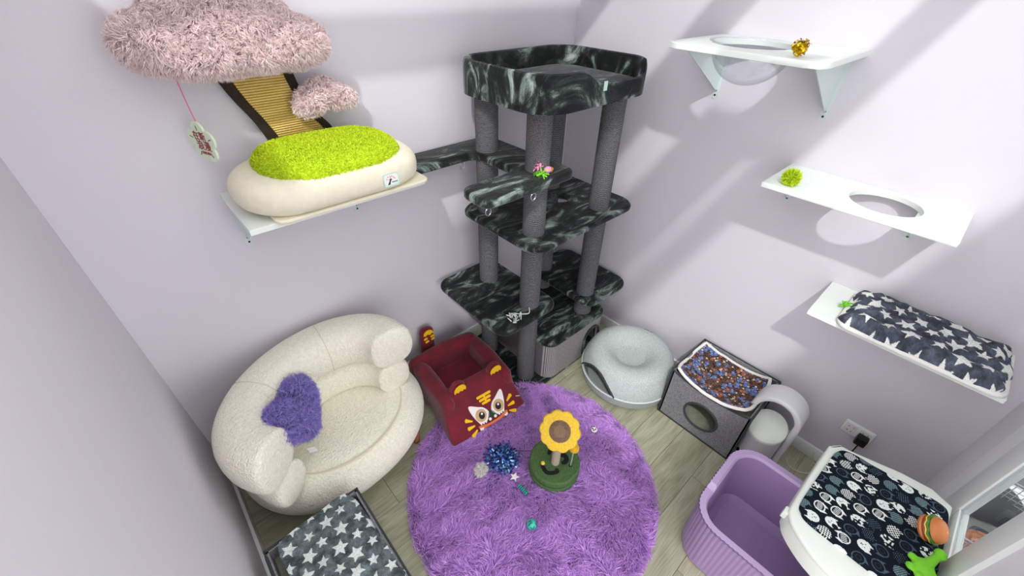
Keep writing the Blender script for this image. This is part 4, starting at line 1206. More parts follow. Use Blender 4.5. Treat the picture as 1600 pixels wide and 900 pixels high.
    bm = NB(); p = O + U * .215 + Vv * .075 + N * .004; poly_flat(bm, [p + U * a + Vv * b for a, b in ((-.012, .006), (.012, -.004), (.013, 0), (-.011, .010))], .002, N); obj('side_label', bm, M['white_fleece'], head, world=False, smooth=False)
build_tiger()

# ------------------------------------------------------------------ rug and the toys on it
def build_rug():
    t = thing('shag_rug', 'round purple shaggy rug in the middle of the floor', 'rug', (-1.25, -1.06, 0))
    bm = NB()
    rings = [(0, .012)] + [(r, .012) for r in np.linspace(.04, .60, 15)] + [(.607, .008), (.608, .001), (0, .001)]
    lathe(bm, rings, (-1.25, -1.06, 0), 96)
    base = obj('backing', bm, M['rug'], t)
    def swirl(p):
        s = 0.17
        a = 2 * PI * (1.3 * vnoise(p[:, 0] + 3, p[:, 1] + 3, s, 3) + .6 * vnoise(p[:, 0] + 3, p[:, 1] + 3, .07, 5))
        return np.stack([np.cos(a), np.sin(a), 0 * a], 1) * 1.1
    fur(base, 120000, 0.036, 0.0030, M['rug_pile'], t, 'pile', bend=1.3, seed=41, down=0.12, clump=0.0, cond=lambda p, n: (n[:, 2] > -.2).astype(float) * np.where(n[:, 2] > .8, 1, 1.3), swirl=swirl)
build_rug()

def build_sunflower():
    c = (-1.13, -1.10)
    z0 = 0.022
    t = thing('sunflower_toy', 'green round track toy with a yellow sunflower on a post', 'cat toy', (c[0], c[1], z0))
    bm = NB(); cyl(bm, c[0], c[1], z0, z0 + .034, .131, 48, .006); obj('lower_disc', bm, M['green_felt'], t)
    bm = NB(); cyl(bm, c[0] + .004, c[1], z0 + .030, z0 + .044, .117, 48, .001); obj('track_gap', bm, M['groove'], t)
    bm = NB(); cyl(bm, c[0], c[1], z0 + .042, z0 + .086, .129, 48, .008); top = obj('top_disc', bm, M['green_felt'], t)
    zt = z0 + .0862
    def groove(pts, w):
        P = smooth_path([(c[0] + a, c[1] + b, zt) for a, b in pts], 6); bm = NB()
        L, Rr = [], []
        for i, p in enumerate(P):
            tg = (P[min(i + 1, len(P) - 1)] - P[max(i - 1, 0)]).normalized(); s = Vector((tg.y, -tg.x, 0)); k = w * min(1, .55 + .45 * math.sin(PI * i / (len(P) - 1)) * 1.6)
            L.append(p + s * k); Rr.append(p - s * k)
        poly_flat(bm, L + Rr[::-1], .0006, (0, 0, 1)); o = obj('track_slot', bm, M['groove'], top, smooth=False)
    # slots seen from the camera side (direction to the camera is about (-.8,-.6))
    f = Vector((-.82, -.57)); r = Vector((.57, -.82))
    def fr(a, b): v = r * a + f * b; return (v.x, v.y)
    groove([fr(-.058, .018), fr(-.055, .048), fr(-.03, .076), fr(.0, .072), fr(.022, .058), fr(.012, .045)], .0105)
    groove([fr(.02, -.03), fr(.045, -.035), fr(.058, -.02), fr(.052, .0), fr(.035, .01)], .012)
    groove([fr(-.035, -.02), fr(-.03, -.05), fr(-.005, -.07)], .010)
    bm = NB(); q = fr(-.056, .035); sphere(bm, (c[0] + q[0], c[1] + q[1], zt + .005), .011, 2); obj('track_ball', bm, M['cheese'], t, label='small yellow ball in the track slot')
    bm = NB(); q = fr(.004, .012); sx, sy = c[0] + q[0], c[1] + q[1]; cyl(bm, sx, sy, zt - .002, zt + .262, .021, 24, .002); obj('post', bm, M['sisal_beige'], t)
    # flower head, tilted to the room
    nrm = Vector((-.55, -.40, .75)).normalized(); ux = Vector((-nrm.y, nrm.x, 0)).normalized(); uy = nrm.cross(ux)
    cc = Vector((sx, sy, zt + .272)) + nrm * .012
    bm = NB(); n = 96; prof = [(0, -.016), (.6, -.018), (.95, -.014), (1.0, 0), (.95, .012), (.7, .017), (0, .018)]
    rings = []
    for k, h in prof:
        if k == 0: rings.append([bm.verts.new(cc + nrm * h)]); continue
        row = []
        for i in range(n):
            a = 2 * PI * i / n; rr = .089 + .009 * abs(math.cos(5 * a)) ** .7
            row.append(bm.verts.new(cc + (ux * math.cos(a) + uy * math.sin(a)) * rr * k + nrm * h))
        rings.append(row)
    for a, b in zip(rings[:-1], rings[1:]):
        for i in range(n):
            j = (i + 1) % n
            if len(a) == 1: bm.faces.new((a[0], b[i], b[j]))
            elif len(b) == 1: bm.faces.new((a[j], a[i], b[0]))
            else: bm.faces.new((a[j], a[i], b[i], b[j]))
    obj('petals', bm, M['sun_yel'], t, label='yellow plush petal disc')
    bm = NB(); m2 = Matrix(((ux.x, uy.x, nrm.x, cc.x), (ux.y, uy.y, nrm.y, cc.y), (ux.z, uy.z, nrm.z, cc.z), (0, 0, 0, 1)))
    lathe(bm, [(0, .026), (.03, .0255), (.046, .022), (.052, .016), (0, .014)], (0, 0, 0), 40); bm.transform(m2); core = obj('core', bm, M['sun_core'], t, label='brown woven flower centre')
    bm = NB()
    for k in range(-6, 7):
        for ax in (0, 1):
            d = k * .0078; e = math.sqrt(max(0, .050 ** 2 - d * d)) * .95
            if e < .006: continue
            pts = [((d, -e + 2 * e * i / 6) if ax else (-e + 2 * e * i / 6, d)) for i in range(7)]
            tube(bm, [m2 @ Vector((a, b, .0268 - 3.2 * (a * a + b * b))) for a, b in pts], .0016, 5)
    o = obj('weave', bm, mat('core_thread', (150, 122, 98), .9), core); o['kind'] = 'stuff'
    # spring with a pompom
    q = fr(.082, .012); bx, by = c[0] + q[0], c[1] + q[1]
    bm = NB()
    pa = Vector((bx, by, zt)); pb = pa + Vector((.012, .006, .120))
    tube(bm, [pa.lerp(pb, i / 100) + Vector((.0035 * math.cos(i * .9), .0035 * math.sin(i * .9), 0)) for i in range(101)], .0012, 5); obj('spring', bm, M['steel'], t)
    bm = NB(); cyl(bm, bx, by, zt - .001, zt + .002, .008, 14); obj('spring_socket', bm, M['groove'], t)
    bm = NB(); sphere(bm, pb + Vector((0, 0, .018)), .026, 3); obj('pompom', bm, mat('pompom_yellow', (226, 176, 40), .95, bump=.8, bscale=300), t)
build_sunflower()

def build_rug_toys():
    z = 0.035
    # tinsel teaser
    t = thing('tinsel_teaser', 'tangled blue tinsel cat teaser lying on the purple rug', 'cat toy', (-1.30, -0.90, 0.03))
    bm = NB(); tinsel(bm, (-1.300, -0.885, .05), .090, 480, .024, .0065, 11, .30); o = obj('blue_strands', bm, M['blue_t'], t, smooth=False); o['kind'] = 'stuff'
    bm = NB(); tinsel(bm, (-1.310, -0.895, .058), .085, 170, .020, .0065, 12, .30); o = obj('pale_strands', bm, M['cyan_t'], t, smooth=False); o['kind'] = 'stuff'
    bm = NB(); sphere(bm, (-1.43, -0.87, .055), .022, 3); fz = obj('fluff_ball', bm, M['white_fleece'], t, label='white fluff ball')
    fur(fz, 900, .016, .003, M['white_fleece'], fz, 'pile', bend=.4, seed=51, down=0)
    bm = NB()
    c = Vector((-1.325, -1.01, .052))
    pts = [c + Vector((math.cos(a), math.sin(a), 0)) * (.026 if i % 2 == 0 else .011) for i, a in enumerate([.5 + 2 * PI * k / 10 for k in range(10)])]
    poly_flat(bm, pts, .006, (-.2, -.2, 1)); obj('star', bm, M['white_g'], t, smooth=False, label='small white star')
    a, b = Vector((-1.335, -1.055, .05)), Vector((-1.335, -1.115, .048))
    bm = NB(); tube(bm, [a, b], .0095, 12); h = obj('handle', bm, M['teal_dark'], t, label='ribbed dark green end piece')
    bm = NB()
    for k in range(6):
        p = a.lerp(b, (k + .5) / 6); tube(bm, [p - Vector((0, .0018, 0)), p + Vector((0, .0018, 0))], .0112, 12)
    obj('rib', bm, M['teal'], h)
    bm = NB(); tube(bm, smooth_path([(-1.225, -.905, .05), (-1.18, -.945, .052), (-1.135, -.985, .05)], 6), .0018, 6); obj('cord', bm, M['black_p'], t)
    # teal bell ball
    t = thing('bell_ball', 'teal plastic bell ball on the lower middle of the purple rug', 'toy ball', (-1.42, -1.232, .03))
    c = (-1.42, -1.232, .055)
    bm = NB(); sphere(bm, c, .024, 3); ob = obj('shell', bm, M['teal'], t)
    rng = random.Random(4)
    for k in range(7):
        d = Vector((rng.gauss(-.4, .7), rng.gauss(-.3, .7), rng.gauss(.7, .5))).normalized(); s = d.cross(Vector((.3, .5, -.4))).normalized(); u = d.cross(s)
        bm = NB(); poly_flat(bm, [Vector(c) + (d + s * .36 * math.cos(q) + u * .11 * math.sin(q)).normalized() * .0243 for q in [2 * PI * i / 14 for i in range(14)]], .0005, d)
        obj('slot', bm, M['teal_dark'], ob, smooth=False)
    bm = NB(); tube(bm, [(c[0] + .0243 * math.cos(a), c[1] + .0243 * math.sin(a), c[2]) for a in [2 * PI * i / 32 for i in range(32)]], .0012, 5, closed=True); obj('rim', bm, M['teal_dark'], ob)
    # small white and dark red ball
    t = thing('bell_ball', 'tiny white and dark red ball near the right edge of the rug', 'toy ball', (-.80, -1.10, .03))
    c = (-.80, -1.10, .048)
    bm = NB(); sphere(bm, c, .018, 3); bm.faces.ensure_lookup_table()
    up = [f for f in bm.faces if f.calc_center_median().z < c[2] - .003]
    bmesh.ops.delete(bm, geom=up, context='FACES'); ob = obj('upper_shell', bm, M['white_g'], t, label='white upper shell')
    bm = NB(); sphere(bm, c, .0177, 3); obj('lower_shell', bm, M['red_dk'], t, label='dark red lower shell')
    for dx, dy in ((-.55, .25), (-.2, -.45), (.25, .35), (.5, -.3), (-.75, -.3)):
        d = Vector((dx, dy, .75)).normalized(); s = d.cross(Vector((.3, .5, .1))).normalized(); u = d.cross(s)
        bm = NB(); poly_flat(bm, [Vector(c) + (d + s * .22 * math.cos(q) + u * .3 * math.sin(q)).normalized() * .0181 for q in [2 * PI * i / 12 for i in range(12)]], .0004, d); obj('slot', bm, M['black_p'], ob, smooth=False)
build_rug_toys()

# ------------------------------------------------------------------ grey felt donut tunnel
def build_donut():
    c = Vector((-0.304, -0.962, 0)); Rr = 0.287
    t = thing('donut_tunnel', 'round pale grey felt donut tunnel bed beside the cat tree', 'cat bed', (c.x, c.y, 0))
    # lower shell
    bm = NB(); lathe(bm, [(0, .004), (Rr * .86, .004), (Rr * .97, .03), (Rr, .075), (Rr + .001, .098), (Rr - .008, .098), (Rr - .01, .07), (Rr * .84, .016), (0, .014)], c, 72); obj('lower_shell', bm, M['felt_mid'], t)
    # upper shell with the arched door cut out
    a0 = R(167); n = 144; hw = 0.56
    prof = [(Rr + .001, .098), (Rr, .12), (Rr * .975, .155), (Rr * .93, .19), (Rr * .87, .224), (Rr * .77, .247), (Rr * .65, .253), (Rr * .54, .246), (Rr * .44, .228), (Rr * .35, .207), (Rr * .27, .194), (0, .190)]
    dense = smooth_path([(r, 0, z) for r, z in prof], 4)
    bm = NB(); V = []
    for p in dense[:-1]:
        V.append([bm.verts.new((c.x + p.x * math.cos(2 * PI * i / n), c.y + p.x * math.sin(2 * PI * i / n), p.z)) for i in range(n)])
    ctr = bm.verts.new((c.x, c.y, .190))
    def door(ang):
        d = (ang - a0 + PI) % (2 * PI) - PI
        return 0.098 + (0.105 * math.cos(d / hw * PI / 2) ** .8 if abs(d) < hw else -1)
    for k in range(len(V) - 1):
        for i in range(n):
            j = (i + 1) % n; ang = 2 * PI * (i + .5) / n; zm = (dense[k].z + dense[k + 1].z) / 2; rm = dense[k].x
            if rm > Rr * .8 and zm < door(ang): continue
            bm.faces.new((V[k][i], V[k][j], V[k + 1][j], V[k + 1][i]))
    for i in range(n): bm.faces.new((V[-1][i], V[-1][(i + 1) % n], ctr))
    for v in [v for v in bm.verts if not v.link_faces]: bm.verts.remove(v)
    bm = bm_apply(bm, [('SOLIDIFY', dict(thickness=.007, offset=-1))])
    up = obj('upper_shell', bm, M['felt_light'], t)
    # zip seam round the body, dipping below the door
    P = []
    for i in range(n):
        ang = 2 * PI * i / n; P.append((c.x + (Rr + .003) * math.cos(ang), c.y + (Rr + .003) * math.sin(ang), .098))
    bm = NB(); tube(bm, P, .0042, 6, closed=True); obj('zip', bm, M['zip'], t)
    # dark binding along the arch
    P = []
    for i in range(41):
        d = -hw + 2 * hw * i / 40; z = .098 + .105 * max(0, math.cos(d / hw * PI / 2)) ** .8
        k = min(range(len(dense)), key=lambda q: abs(dense[q].z - z) + (10 if dense[q].x < Rr * .8 else 0)); r = dense[k].x + .002
        P.append((c.x + r * math.cos(a0 + d), c.y + r * math.sin(a0 + d), z))
    bm = NB(); tube(bm, P, .0055, 6); obj('door_binding', bm, M['piping'], t, label='dark binding of the arched door')
    # inner floor mat and inner core wall
    bm = NB(); lathe(bm, [(Rr * .30, .018), (Rr * .42, .03), (Rr * .38, .10), (Rr * .33, .165)], c, 48); obj('inner_wall', bm, M['felt_mid'], t)
    # fish-shaped peephole
    f = Vector((-.035, -.925)); bm = NB()
    pts = [(-.030, .004), (-.018, .014), (.004, .016), (.020, .008), (.034, .016), (.034, -.014), (.020, -.006), (.006, -.016), (-.004, -.014), (-.020, -.012)]
    pc = Vector((c.x + .222, c.y + .045)); rd = (pc - Vector((c.x, c.y))); ra = math.atan2(rd.y, rd.x); rl = rd.length
    tn = Vector((-math.sin(ra), math.cos(ra), 0)); rv = Vector((math.cos(ra), math.sin(ra), 0))
    def surf(r): 
        for q in range(len(dense) - 1):
            if dense[q].x >= r >= dense[q + 1].x:
                k = (dense[q].x - r) / max(1e-6, dense[q].x - dense[q + 1].x); return dense[q].z * (1 - k) + dense[q + 1].z * k
        return .2
    pp = []
    for a, b in [(q.x, q.y) for q in smooth_path([(a, b, 0) for a, b in pts], 3, True)]:
        r = rl + .03 - b; p = Vector((c.x, c.y, 0)) + rv * r - tn * a; r2 = math.hypot(p.x - c.x, p.y - c.y); pp.append(Vector((p.x, p.y, surf(r2) + .0005)))
    poly_flat(bm, pp, .0015, rv * .5 + Vector((0, 0, 1))); obj('peephole', bm, M['black_p'], up, smooth=False, label='black fish-shaped peephole')
build_donut()

# ------------------------------------------------------------------ grey cube house with paw-print liner
def cube_house(name, label, x0, x1, y0, y1, h, face, hole, dipz):
    """square felt box: four walls, piping, sunk lid; face = wall with the round door ('x-' or None)"""
    t = thing(name, label, 'cat house', ((x0 + x1) / 2, (y0 + y1) / 2, 0))
    F = M['felt_dark']; th = .012
    bm = NB(); box(bm, x0, x1, y0, y1, 0.002, .014, .002, 1); obj('floor_panel', bm, M['lining'], t)
    def wall(a0, a1, fixed, axis, holed=False, dip=0.0):
        bm = NB()
        N = 16
        top = [(a1 + (a0 - a1) * i / N, h - dip * math.sin(PI * i / N) ** .7) for i in range(N + 1)]
        out = [(a0, .0), (a1, .0)] + top
        if holed: plate_hole(bm, out, hole[0], hole[1], 0, th, n=72, bev=.0005)
        else: prism(bm, out, 0, th)
        for v in bm.verts:
            a, b, k = v.co
            v.co = Vector((fixed + k, a, b)) if axis == 'x' else Vector((a, fixed + k, b))
        obj('side_panel', bm, F, t)
        return top
    wall(y0, y1, x0, 'x', holed=face, dip=dipz); wall(y0, y1, x1 - th, 'x'); wall(x0, x1, y0, 'y'); wall(x0, x1, y1 - th, 'y')
    P = M['piping']
    bm = NB()
    N = 16
    front = [(x0, y1 + (y0 - y1) * i / N, h - dipz * math.sin(PI * i / N) ** .7) for i in range(N + 1)]
    tube(bm, front + [(x1, y0, h), (x1, y1, h)], .0055, 8, closed=True)
    obj('top_piping', bm, P, t)
    for x, y in ((x0, y0), (x0, y1), (x1, y0), (x1, y1)):
        bm = NB(); tube(bm, [(x, y, .004), (x, y, h)], .0052, 8, up=(1, 0, 0)); obj('edge_piping', bm, P, t)
    bm = NB(); tube(bm, [(x0, y0, .005), (x0, y1, .005), (x1, y1, .005), (x1, y0, .005)], .005, 6, closed=True); obj('base_piping', bm, P, t)
    bm = NB(); box(bm, x0 + th, x1 - th, y0 + th, y1 - th, h - .075, h - .06, .004, 2); obj('sunk_lid', bm, M['lining'], t, label='sunk felt lid with olive lining')
    return t

def build_boxes():
    x0, x1, y0, y1, h = -0.372, -0.018, -1.685, -1.252, 0.365
    cy, cz = -1.475, .165
    hole = ([(cy + .092 * math.cos(q), cz + .086 * math.sin(q)) for q in [2 * PI * i / 48 for i in range(48)]], (cy, cz))
    t = cube_house('cube_house', 'dark grey felt cube house with a round door beside the donut tunnel', x0, x1, y0, y1, h, True, hole, .035)
    bm = NB(); tube(bm, [(x0 - .002, cy + .092 * math.cos(q), cz + .086 * math.sin(q)) for q in [2 * PI * i / 48 for i in range(48)]], .006, 8, closed=True, up=(1, 0, 0)); obj('door_piping', bm, M['piping'], t)
    bm = NB(); prism(bm, rrect(-.19, -1.47, .32, .39, .05), .014, .05, .012); obj('inner_cushion', bm, M['lining'], t)
    # liner
    t = thing('paw_print_mat', 'brown mat with blue and orange paw prints on the grey cube house', 'mat', (-.21, -1.46, .31))
    W, H = .395, .335
    def pos(U, V):
        y = -1.262 - U * W
        x = -.048 - V * H
        cu = (U - .5) * 2; cv = (V - .5) * 2
        # rounded front corners
        y = -1.262 - W / 2 - W / 2 * cu * np.sqrt(1 - .16 * cv ** 4); x = -.048 - H / 2 - H / 2 * cv * np.sqrt(1 - .16 * cu ** 4)
        z = .335 + .040 * np.abs(cu) ** 2.2 + .030 * np.clip(-cv, 0, 1) ** 2 + .036 * np.clip(cv, 0, 1) ** 2 - .015 + .010 * (vnoise(x, y, .05, 7) - .5)
        return np.stack([x, y, z], -1)
    cloth('cover', 330, 280, pos, paws, W, H, M['print_fine'], t, thick=.012)
    us = np.linspace(0, 1, 26); pt = []
    for U, V in [(u, 0) for u in us] + [(1, u) for u in us[1:]] + [(u, 1) for u in us[::-1][1:]] + [(0, u) for u in us[::-1][1:-1]]:
        q = pos(np.array([[float(U)]]), np.array([[float(V)]]))[0, 0]; pt.append((float(q[0]), float(q[1]), float(q[2]) - .004))
    bm = NB(); tube(bm, pt, .0085, 8, closed=True); obj('edge_binding', bm, M['white_fleece'], t, label='white fleece edge')
    bm = NB(); q = Vector((-.06, -1.275, .372)); poly_flat(bm, [q, q + Vector((-.012, -.03, .004)), q + Vector((.02, -.028, .006))], .002, (0, 0, 1)); obj('care_label', bm, M['white_fleece'], t, smooth=False)
    # the box in the front corner with the star mat
    x0, x1, y0, y1, h = -2.335, -1.972, -1.165, -.728, .36
    t = cube_house('felt_box', 'grey felt box with dark piping under the star mat, front left', x0, x1, y0, y1, h, False, None, 0.0)
    t = thing('star_mat', 'grey fleece mat with white stars lying over the grey felt box', 'mat', (-2.16, -.93, .36))
    W, H = .305, .44
    ang = R(4)
    def pos2(U, V):
        a = (U - .5) * W; b = -V * H
        k = np.clip(np.abs((U - .5) * 2) ** 8 + np.abs((V - .5) * 2) ** 8 - 1, 0, 1); a = a - np.sign(U - .5) * k * .014; b = b - np.sign(.5 - V) * k * .014
        x = -2.148 + a * math.cos(ang) - b * math.sin(ang); y = -.722 + a * math.sin(ang) + b * math.cos(ang)
        z = .372 + .014 * (vnoise(x, y, .06, 2) - .5) + .008 * (vnoise(x, y, .025, 9) - .5) - .02 * np.clip((U - .80) / .2, 0, 1) ** 2
        return np.stack([x, y, z], -1)
    cloth('cover', 170, 240, pos2, stars((.37, .41, .42), (.90, .93, .91), .030, .068, 15), W, H, M['print'], t, thick=.010)
build_boxes()

# ------------------------------------------------------------------ white fountain
def build_fountain():
    c = (-.262, -1.752)
    t = thing('water_fountain', 'white pet fountain with a tall loop handle behind the lavender litter box', 'fountain', (c[0], c[1], 0))
    bm = NB(); n = 56
    prof = [(.080, 0.004), (.084, .015), (.086, .05)]
    rings = []
    for k in range(14):
        z = .004 + (.262) * k / 13; rings.append([(.086 * math.cos(2 * PI * i / n), .086 * math.sin(2 * PI * i / n), z) for i in range(n)])
    V = []
    for k, rg in enumerate(rings):
        fz = k / 13
        V.append([bm.verts.new((c[0] + x, c[1] + y, z + fz * (.035 * (x / .086)) * 1.0)) for x, y, z in rg])
    for a, b in zip(V[:-1], V[1:]):
        for i in range(n): bm.faces.new((a[i], a[(i + 1) % n], b[(i + 1) % n], b[i]))
    bm.faces.new(V[0][::-1]); bm.faces.new(V[-1])
    obj('body', bm, M['plastic_w'], t)
    bm = NB(); V = []
    for r, dz in ((.0865, .0), (.0865, .010), (.082, .015), (.03, .016)):
        V.append([bm.verts.new((c[0] + r * math.cos(2 * PI * i / n), c[1] + r * math.sin(2 * PI * i / n), .268 + dz + .035 * (r * math.cos(2 * PI * i / n) / .086))) for i in range(n)])
    for a, b in zip(V[:-1], V[1:]):
        for i in range(n): bm.faces.new((a[i], a[(i + 1) % n], b[(i + 1) % n], b[i]))
    bm.faces.new(V[-1]); obj('lid', bm, M['plastic_w2'], t)
    hx = -.202
    path = [(hx, -1.650, .03), (hx, -1.650, .12), (hx, -1.650, .22), (hx, -1.650, .335)]
    yc, rr = -1.752, .102
    path += [(hx, yc + rr * math.cos(a), .345 + rr * 1.12 * math.sin(a)) for a in [PI * i / 18 for i in range(1, 18)]]
    path += [(hx, -1.854, .335), (hx, -1.854, .22), (hx, -1.854, .12), (hx, -1.854, .004)]
    sec = [(a, b) for a, b in rrect(0, 0, .030, .130, .013, 4)]
    bm = NB(); sweep(bm, path, [(b, a) for a, b in sec][::-1], up=(1, 0, 0)); 
    bm.free(); bm = NB(); sweep(bm, path, sec, up=(1, 0, 0)); obj('loop_handle', bm, M['plastic_w'], t, label='wide white loop handle')
    bm = NB(); d = Vector((-.78, .62, 0)).normalized(); p = Vector((c[0], c[1], .075)) + d * .0865; s = d.cross(Vector((0, 0, 1)))
    poly_flat(bm, [p + s * .011 * math.cos(q) + Vector((0, 0, 1)) * .016 * math.sin(q) for q in [2 * PI * i / 20 for i in range(20)]], .002, d); obj('sensor', bm, M['black_p'], t, label='black oval sensor')
    bm = NB(); box(bm, -.36, -.31, -1.70, -1.672, 0.0, .03, .006, 2); obj('foot', bm, M['plastic_w2'], t)
build_fountain()

# ------------------------------------------------------------------ litter box
def build_litter():
    cx, cy = -.752, -2.02
    t = thing('litter_box', 'lavender fluted litter box with a white hood below the window', 'litter box', (cx, cy, 0))
    base = rrect(cx, cy, .455, .62, .115, 14)
    dens = []
    for i in range(len(base)):
        p, q = Vector(base[i]), Vector(base[(i + 1) % len(base)]); k = max(1, round((q - p).length / .0045)); dens += [p.lerp(q, j / k) for j in range(k)]
    n = len(dens); s = 0.0; S = []
    for i in range(n): S.append(s); s += (dens[(i + 1) % n] - dens[i]).length
    Pm = s; nf = round(Pm / .018)
    def sm(a, b, x): k = max(0, min(1, (x - a) / (b - a))); return k * k * (3 - 2 * k)
    rows = {k: [] for k in range(11)}
    for i, p in enumerate(dens):
        tg = (dens[(i + 1) % n] - dens[i - 1]).normalized(); nr = Vector((tg.y, -tg.x))
        fl = abs(math.sin(PI * nf * S[i] / Pm)); hz = .330 + .030 * sm(-.835, -.815, p.x)
        flute = .004 * fl
        lst = [(-.018, .0), (-.004, .004), (0 + flute, .03), (.004 + flute, hz - .02), (.008 + flute * 1.2, hz - .008), (.006 + flute, hz), (-.016, hz), (-.024, hz - .012), (-.030, hz - .06), (-.045, .06), (-.075, .028)]
        for k, (o, z) in enumerate(lst): rows[k].append((p.x + nr.x * o, p.y + nr.y * o, z))
    bm = NB(); V = grid(bm, [rows[k] for k in range(6)], closev=True); bm.faces.new(V[0][::-1]); obj('fluted_wall', bm, M['plastic_p'], t)
    bm = NB(); grid(bm, [rows[k] for k in (4, 5, 6, 7)], closev=True); obj('scalloped_rim', bm, M['plastic_p2'], t, label='paler scalloped rim')
    bm = NB(); V = grid(bm, [rows[k] for k in (7, 8, 9, 10)], closev=True); bm.faces.new(V[-1]); obj('inner_tray', bm, M['plastic_p'], t)
    bm = NB(); prism(bm, [(-.90, -2.26), (-.62, -2.26), (-.62, -1.795), (-.90, -1.795)], .028, .032, .001, 1)
    bm.free()
    # white hood over the window end
    out = [(-.455, -2.335), (-.475, -2.02), (-.484, -1.985), (-.51, -1.965), (-.55, -1.958), (-.86, -1.948), (-.915, -1.955), (-.955, -1.985), (-1.00, -2.06), (-1.018, -2.15), (-1.00, -2.25), (-.96, -2.335)]
    out = [(q.x, q.y) for q in smooth_path([(a, b, 0) for a, b in out], 4, True)][:-3]
    bm = NB(); prism(bm, out, .600, .622, .009, 4); hd = obj('hood_top', bm, M['plastic_w2'], t, label='white hood top')
    # skirt
    c2 = Vector((-.73, -2.15))
    rim = []
    for p in out:
        v = Vector(p) - c2; rim.append(c2 + v * .985)
    bm = NB(); rowsS = []
    for k, (sc, z) in enumerate(((1.0, .606), (1.012, .585), (1.015, .555), (1.008, .535), (.985, .533), (.975, .56), (.972, .602))):
        rowsS.append([((c2 + (p - c2) * sc).x, (c2 + (p - c2) * sc).y, z) for p in rim])
    grid(bm, rowsS, closev=True); obj('hood_skirt', bm, M['plastic_w2'], t, label='white rounded hood skirt')
    bm = NB(); box(bm, -.52, -.475, -2.33, -1.99, .33, .605, .01, 2); obj('hood_back', bm, M['plastic_w2'], t)
    bm = NB(); box(bm, -.95, -.475, -2.34, -2.315, .33, .605, .01, 2); obj('hood_end', bm, M['plastic_w2'], t)
    bm = NB(); box(bm, -.915, -.885, -1.955, -1.938, .575, .612, .004, 2); obj('hood_clip', bm, M['plastic_w2'], t)
    # cat-face mat on the hood
    t = thing('cat_face_mat', 'black mat printed with white cat faces on the white litter hood', 'mat', (-.70, -2.14, .622))
    W, H = .42, .335
    A, B, C_, D = Vector((-.497, -1.985)), Vector((-.905, -1.962)), Vector((-.474, -2.330)), Vector((-.925, -2.335))
    def pos(U, V):
        x = (A.x * (1 - U) + B.x * U) * (1 - V) + (C_.x * (1 - U) + D.x * U) * V
        y = (A.y * (1 - U) + B.y * U) * (1 - V) + (C_.y * (1 - U) + D.y * U) * V
        cu, cv = (U - .5) * 2, (V - .5) * 2
        k = np.clip(np.abs(cu) ** 8 + np.abs(cv) ** 8 - 1, 0, 1); x = x + np.sign(cu) * k * .02; y = y + np.sign(cv) * k * .02
        z = .634 + .004 * (vnoise(x, y, .05, 2) - .5) * 2 - .005 * (np.maximum(np.abs(cu), np.abs(cv)) ** 10)
        return np.stack([x, y, z], -1)
    cloth('cover', 380, 310, pos, cats, W, H, M['print_fine'], t, thick=.010)
    # burger
    t = thing('burger_toy', 'toy hamburger lying tilted on the cat-face mat by the window', 'toy', (-.652, -2.286, .634))
    mt = Matrix.Translation((-.652, -2.286, .672)) @ Matrix.Rotation(R(24), 4, Vector((.35, -.94, 0))) @ Matrix.Rotation(R(38), 4, Vector((.94, .35, 0)))
    def bl(name, prof, m, wav=0, n=40, lab=None):
        bm = NB(); lathe(bm, prof, (0, 0, 0), n, 1.12, .95)
        if wav:
            for v in bm.verts:
                a = math.atan2(v.co.y, v.co.x); r = math.hypot(v.co.x, v.co.y)
                if r > .02: v.co.z += wav * math.sin(9 * a)
        bm.transform(mt); return obj(name, bm, M[m], t, label=lab)
    top = bl('top_bun', [(0, .034), (.016, .032), (.030, .025), (.038, .014), (.039, .006), (0, .004)], 'bun')
    bl('lettuce', [(0, .006), (.043, .005), (.045, .001), (.042, -.002), (0, -.003)], 'lettuce', .002)
    bl('cheese', [(0, -.001), (.040, -.002), (.042, -.006), (0, -.007)], 'cheese', .0015)
    bl('patty', [(0, -.005), (.038, -.006), (.040, -.011), (.037, -.016), (0, -.017)], 'patty')
    bl('bottom_bun', [(0, -.015), (.037, -.016), (.039, -.022), (.034, -.029), (0, -.031)], 'bun')
    for a, r in ((.4, .018), (1.6, .02), (2.9, .016), (4.2, .022), (5.4, .014), (0, 0)):
        p = Vector((1.12 * r * math.cos(a), .95 * r * math.sin(a), .0335 - r * r * 18)); bm = NB(); sphere(bm, p, .0035, 1, (1.2, .8, .5)); bm.transform(mt); obj('sesame_seed', bm, M['cheese'], top)
    # green fabric toy
    t = thing('green_fabric_toy', 'bright green fabric animal toy at the front corner of the white hood', 'toy', (-.765, -2.300, .634))
    hd_, bd = Vector((-.722, -2.318, .662)), Vector((-.800, -2.292, .655))
    bm = NB()
    for k in range(6): sphere(bm, bd.lerp(hd_, .12 + k * .12), 1.0, 2, (.020 - .001 * k, .017 - .001 * k, .014))
    sphere(bm, hd_, 1.0, 2, (.021, .018, .015)); sphere(bm, bd, 1.0, 2, (.032, .030, .016))
    for dx, dy in ((-.025, .028), (.012, .030), (-.012, -.030), (-.038, .004), (-.030, -.022)): sphere(bm, bd + Vector((dx, dy, 0)), 1.0, 2, (.014, .014, .010))
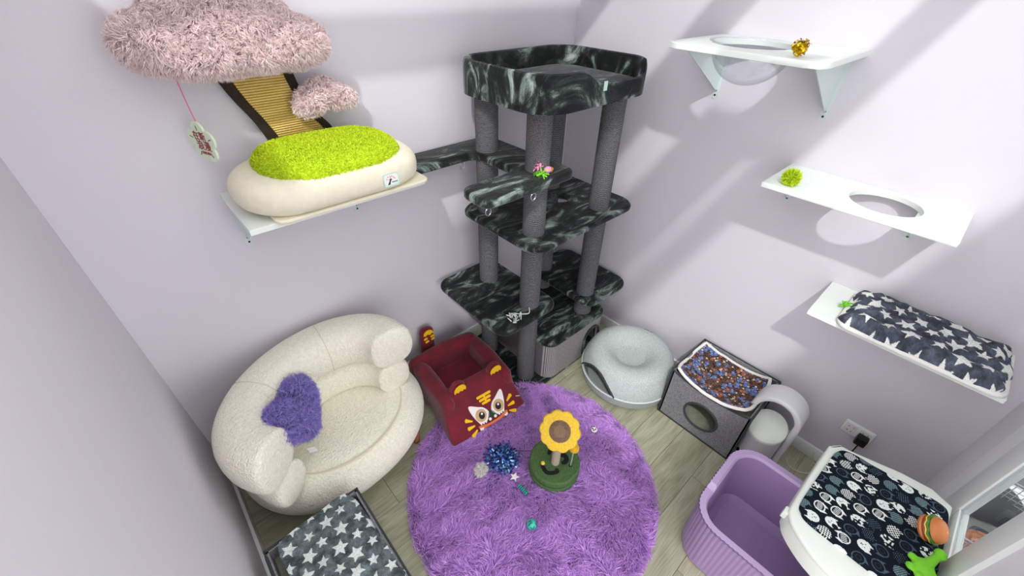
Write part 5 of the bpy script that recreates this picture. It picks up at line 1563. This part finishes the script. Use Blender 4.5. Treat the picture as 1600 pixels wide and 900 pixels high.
    bm = bm_apply(bm, [('REMESH', dict(mode='VOXEL', voxel_size=0.004)), ('SMOOTH', dict(iterations=4, factor=.5))])
    obj('body', bm, M['frog'], t)
    bm = NB()
    pth = [(-.765, -2.325), (-.782, -2.318), (-.800, -2.330), (-.822, -2.322), (-.838, -2.306), (-.828, -2.296), (-.80, -2.302)]
    prism(bm, pth[::-1], .636, .650, .003, 2); obj('fringe', bm, M['frog2'], t, label='teal fabric fringe')
build_litter()

# ------------------------------------------------------------------ socket, plug and cable
def build_socket():
    t = thing('wall_socket', 'white double wall socket above the baseboard behind the litter hood', 'socket', (0, -2.06, .325))
    bm = NB(); box(bm, -.010, 0, -2.122, -1.998, .286, .364, .003, 2); pl = obj('plate', bm, M['trim'], t)
    for y in (-2.03, -2.09):
        bm = NB(); box(bm, -.0125, -.009, y - .024, y + .024, .295, .355, .001, 1); ins = obj('insert', bm, M['white_g'], t)
        for dy, dz, hh in ((-.010, .338, .006), (.010, .338, .006), (-.008, .310, .008), (.008, .310, .008)):
            bm = NB(); box(bm, -.0131, -.012, y + dy - .0015, y + dy + .0015, dz - hh / 2, dz + hh / 2); obj('slot', bm, M['black_p'], ins, smooth=False)
    t = thing('power_plug', 'black power plug in the white wall socket', 'plug', (-.02, -2.085, .31))
    bm = NB(); box(bm, -.055, -.0132, -2.112, -2.066, .287, .336, .006, 2); obj('plug_body', bm, M['black_p'], t)
    bm = NB(); tube(bm, smooth_path([(-.04, -2.09, .288), (-.045, -2.09, .18), (-.05, -2.10, .06), (-.06, -2.12, .006)], 8), .003, 6, up=(1, 0, 0)); obj('cable', bm, M['black_p'], t)
    bm = NB(); tube(bm, smooth_path([(-.10, -1.86, .004), (-.12, -1.89, .004), (-.16, -1.93, .004), (-.13, -2.0, .004), (-.05, -2.03, .004), (-.03, -2.00, .004), (-.025, -1.98, .06)], 8), .003, 6)
    o = obj('power_cable', bm, M['cord_w']); tag(o, 'thin white cable lying on the floor behind the white fountain', 'cable')
build_socket()

# flat things without a label of their own are told by their thing; structure done
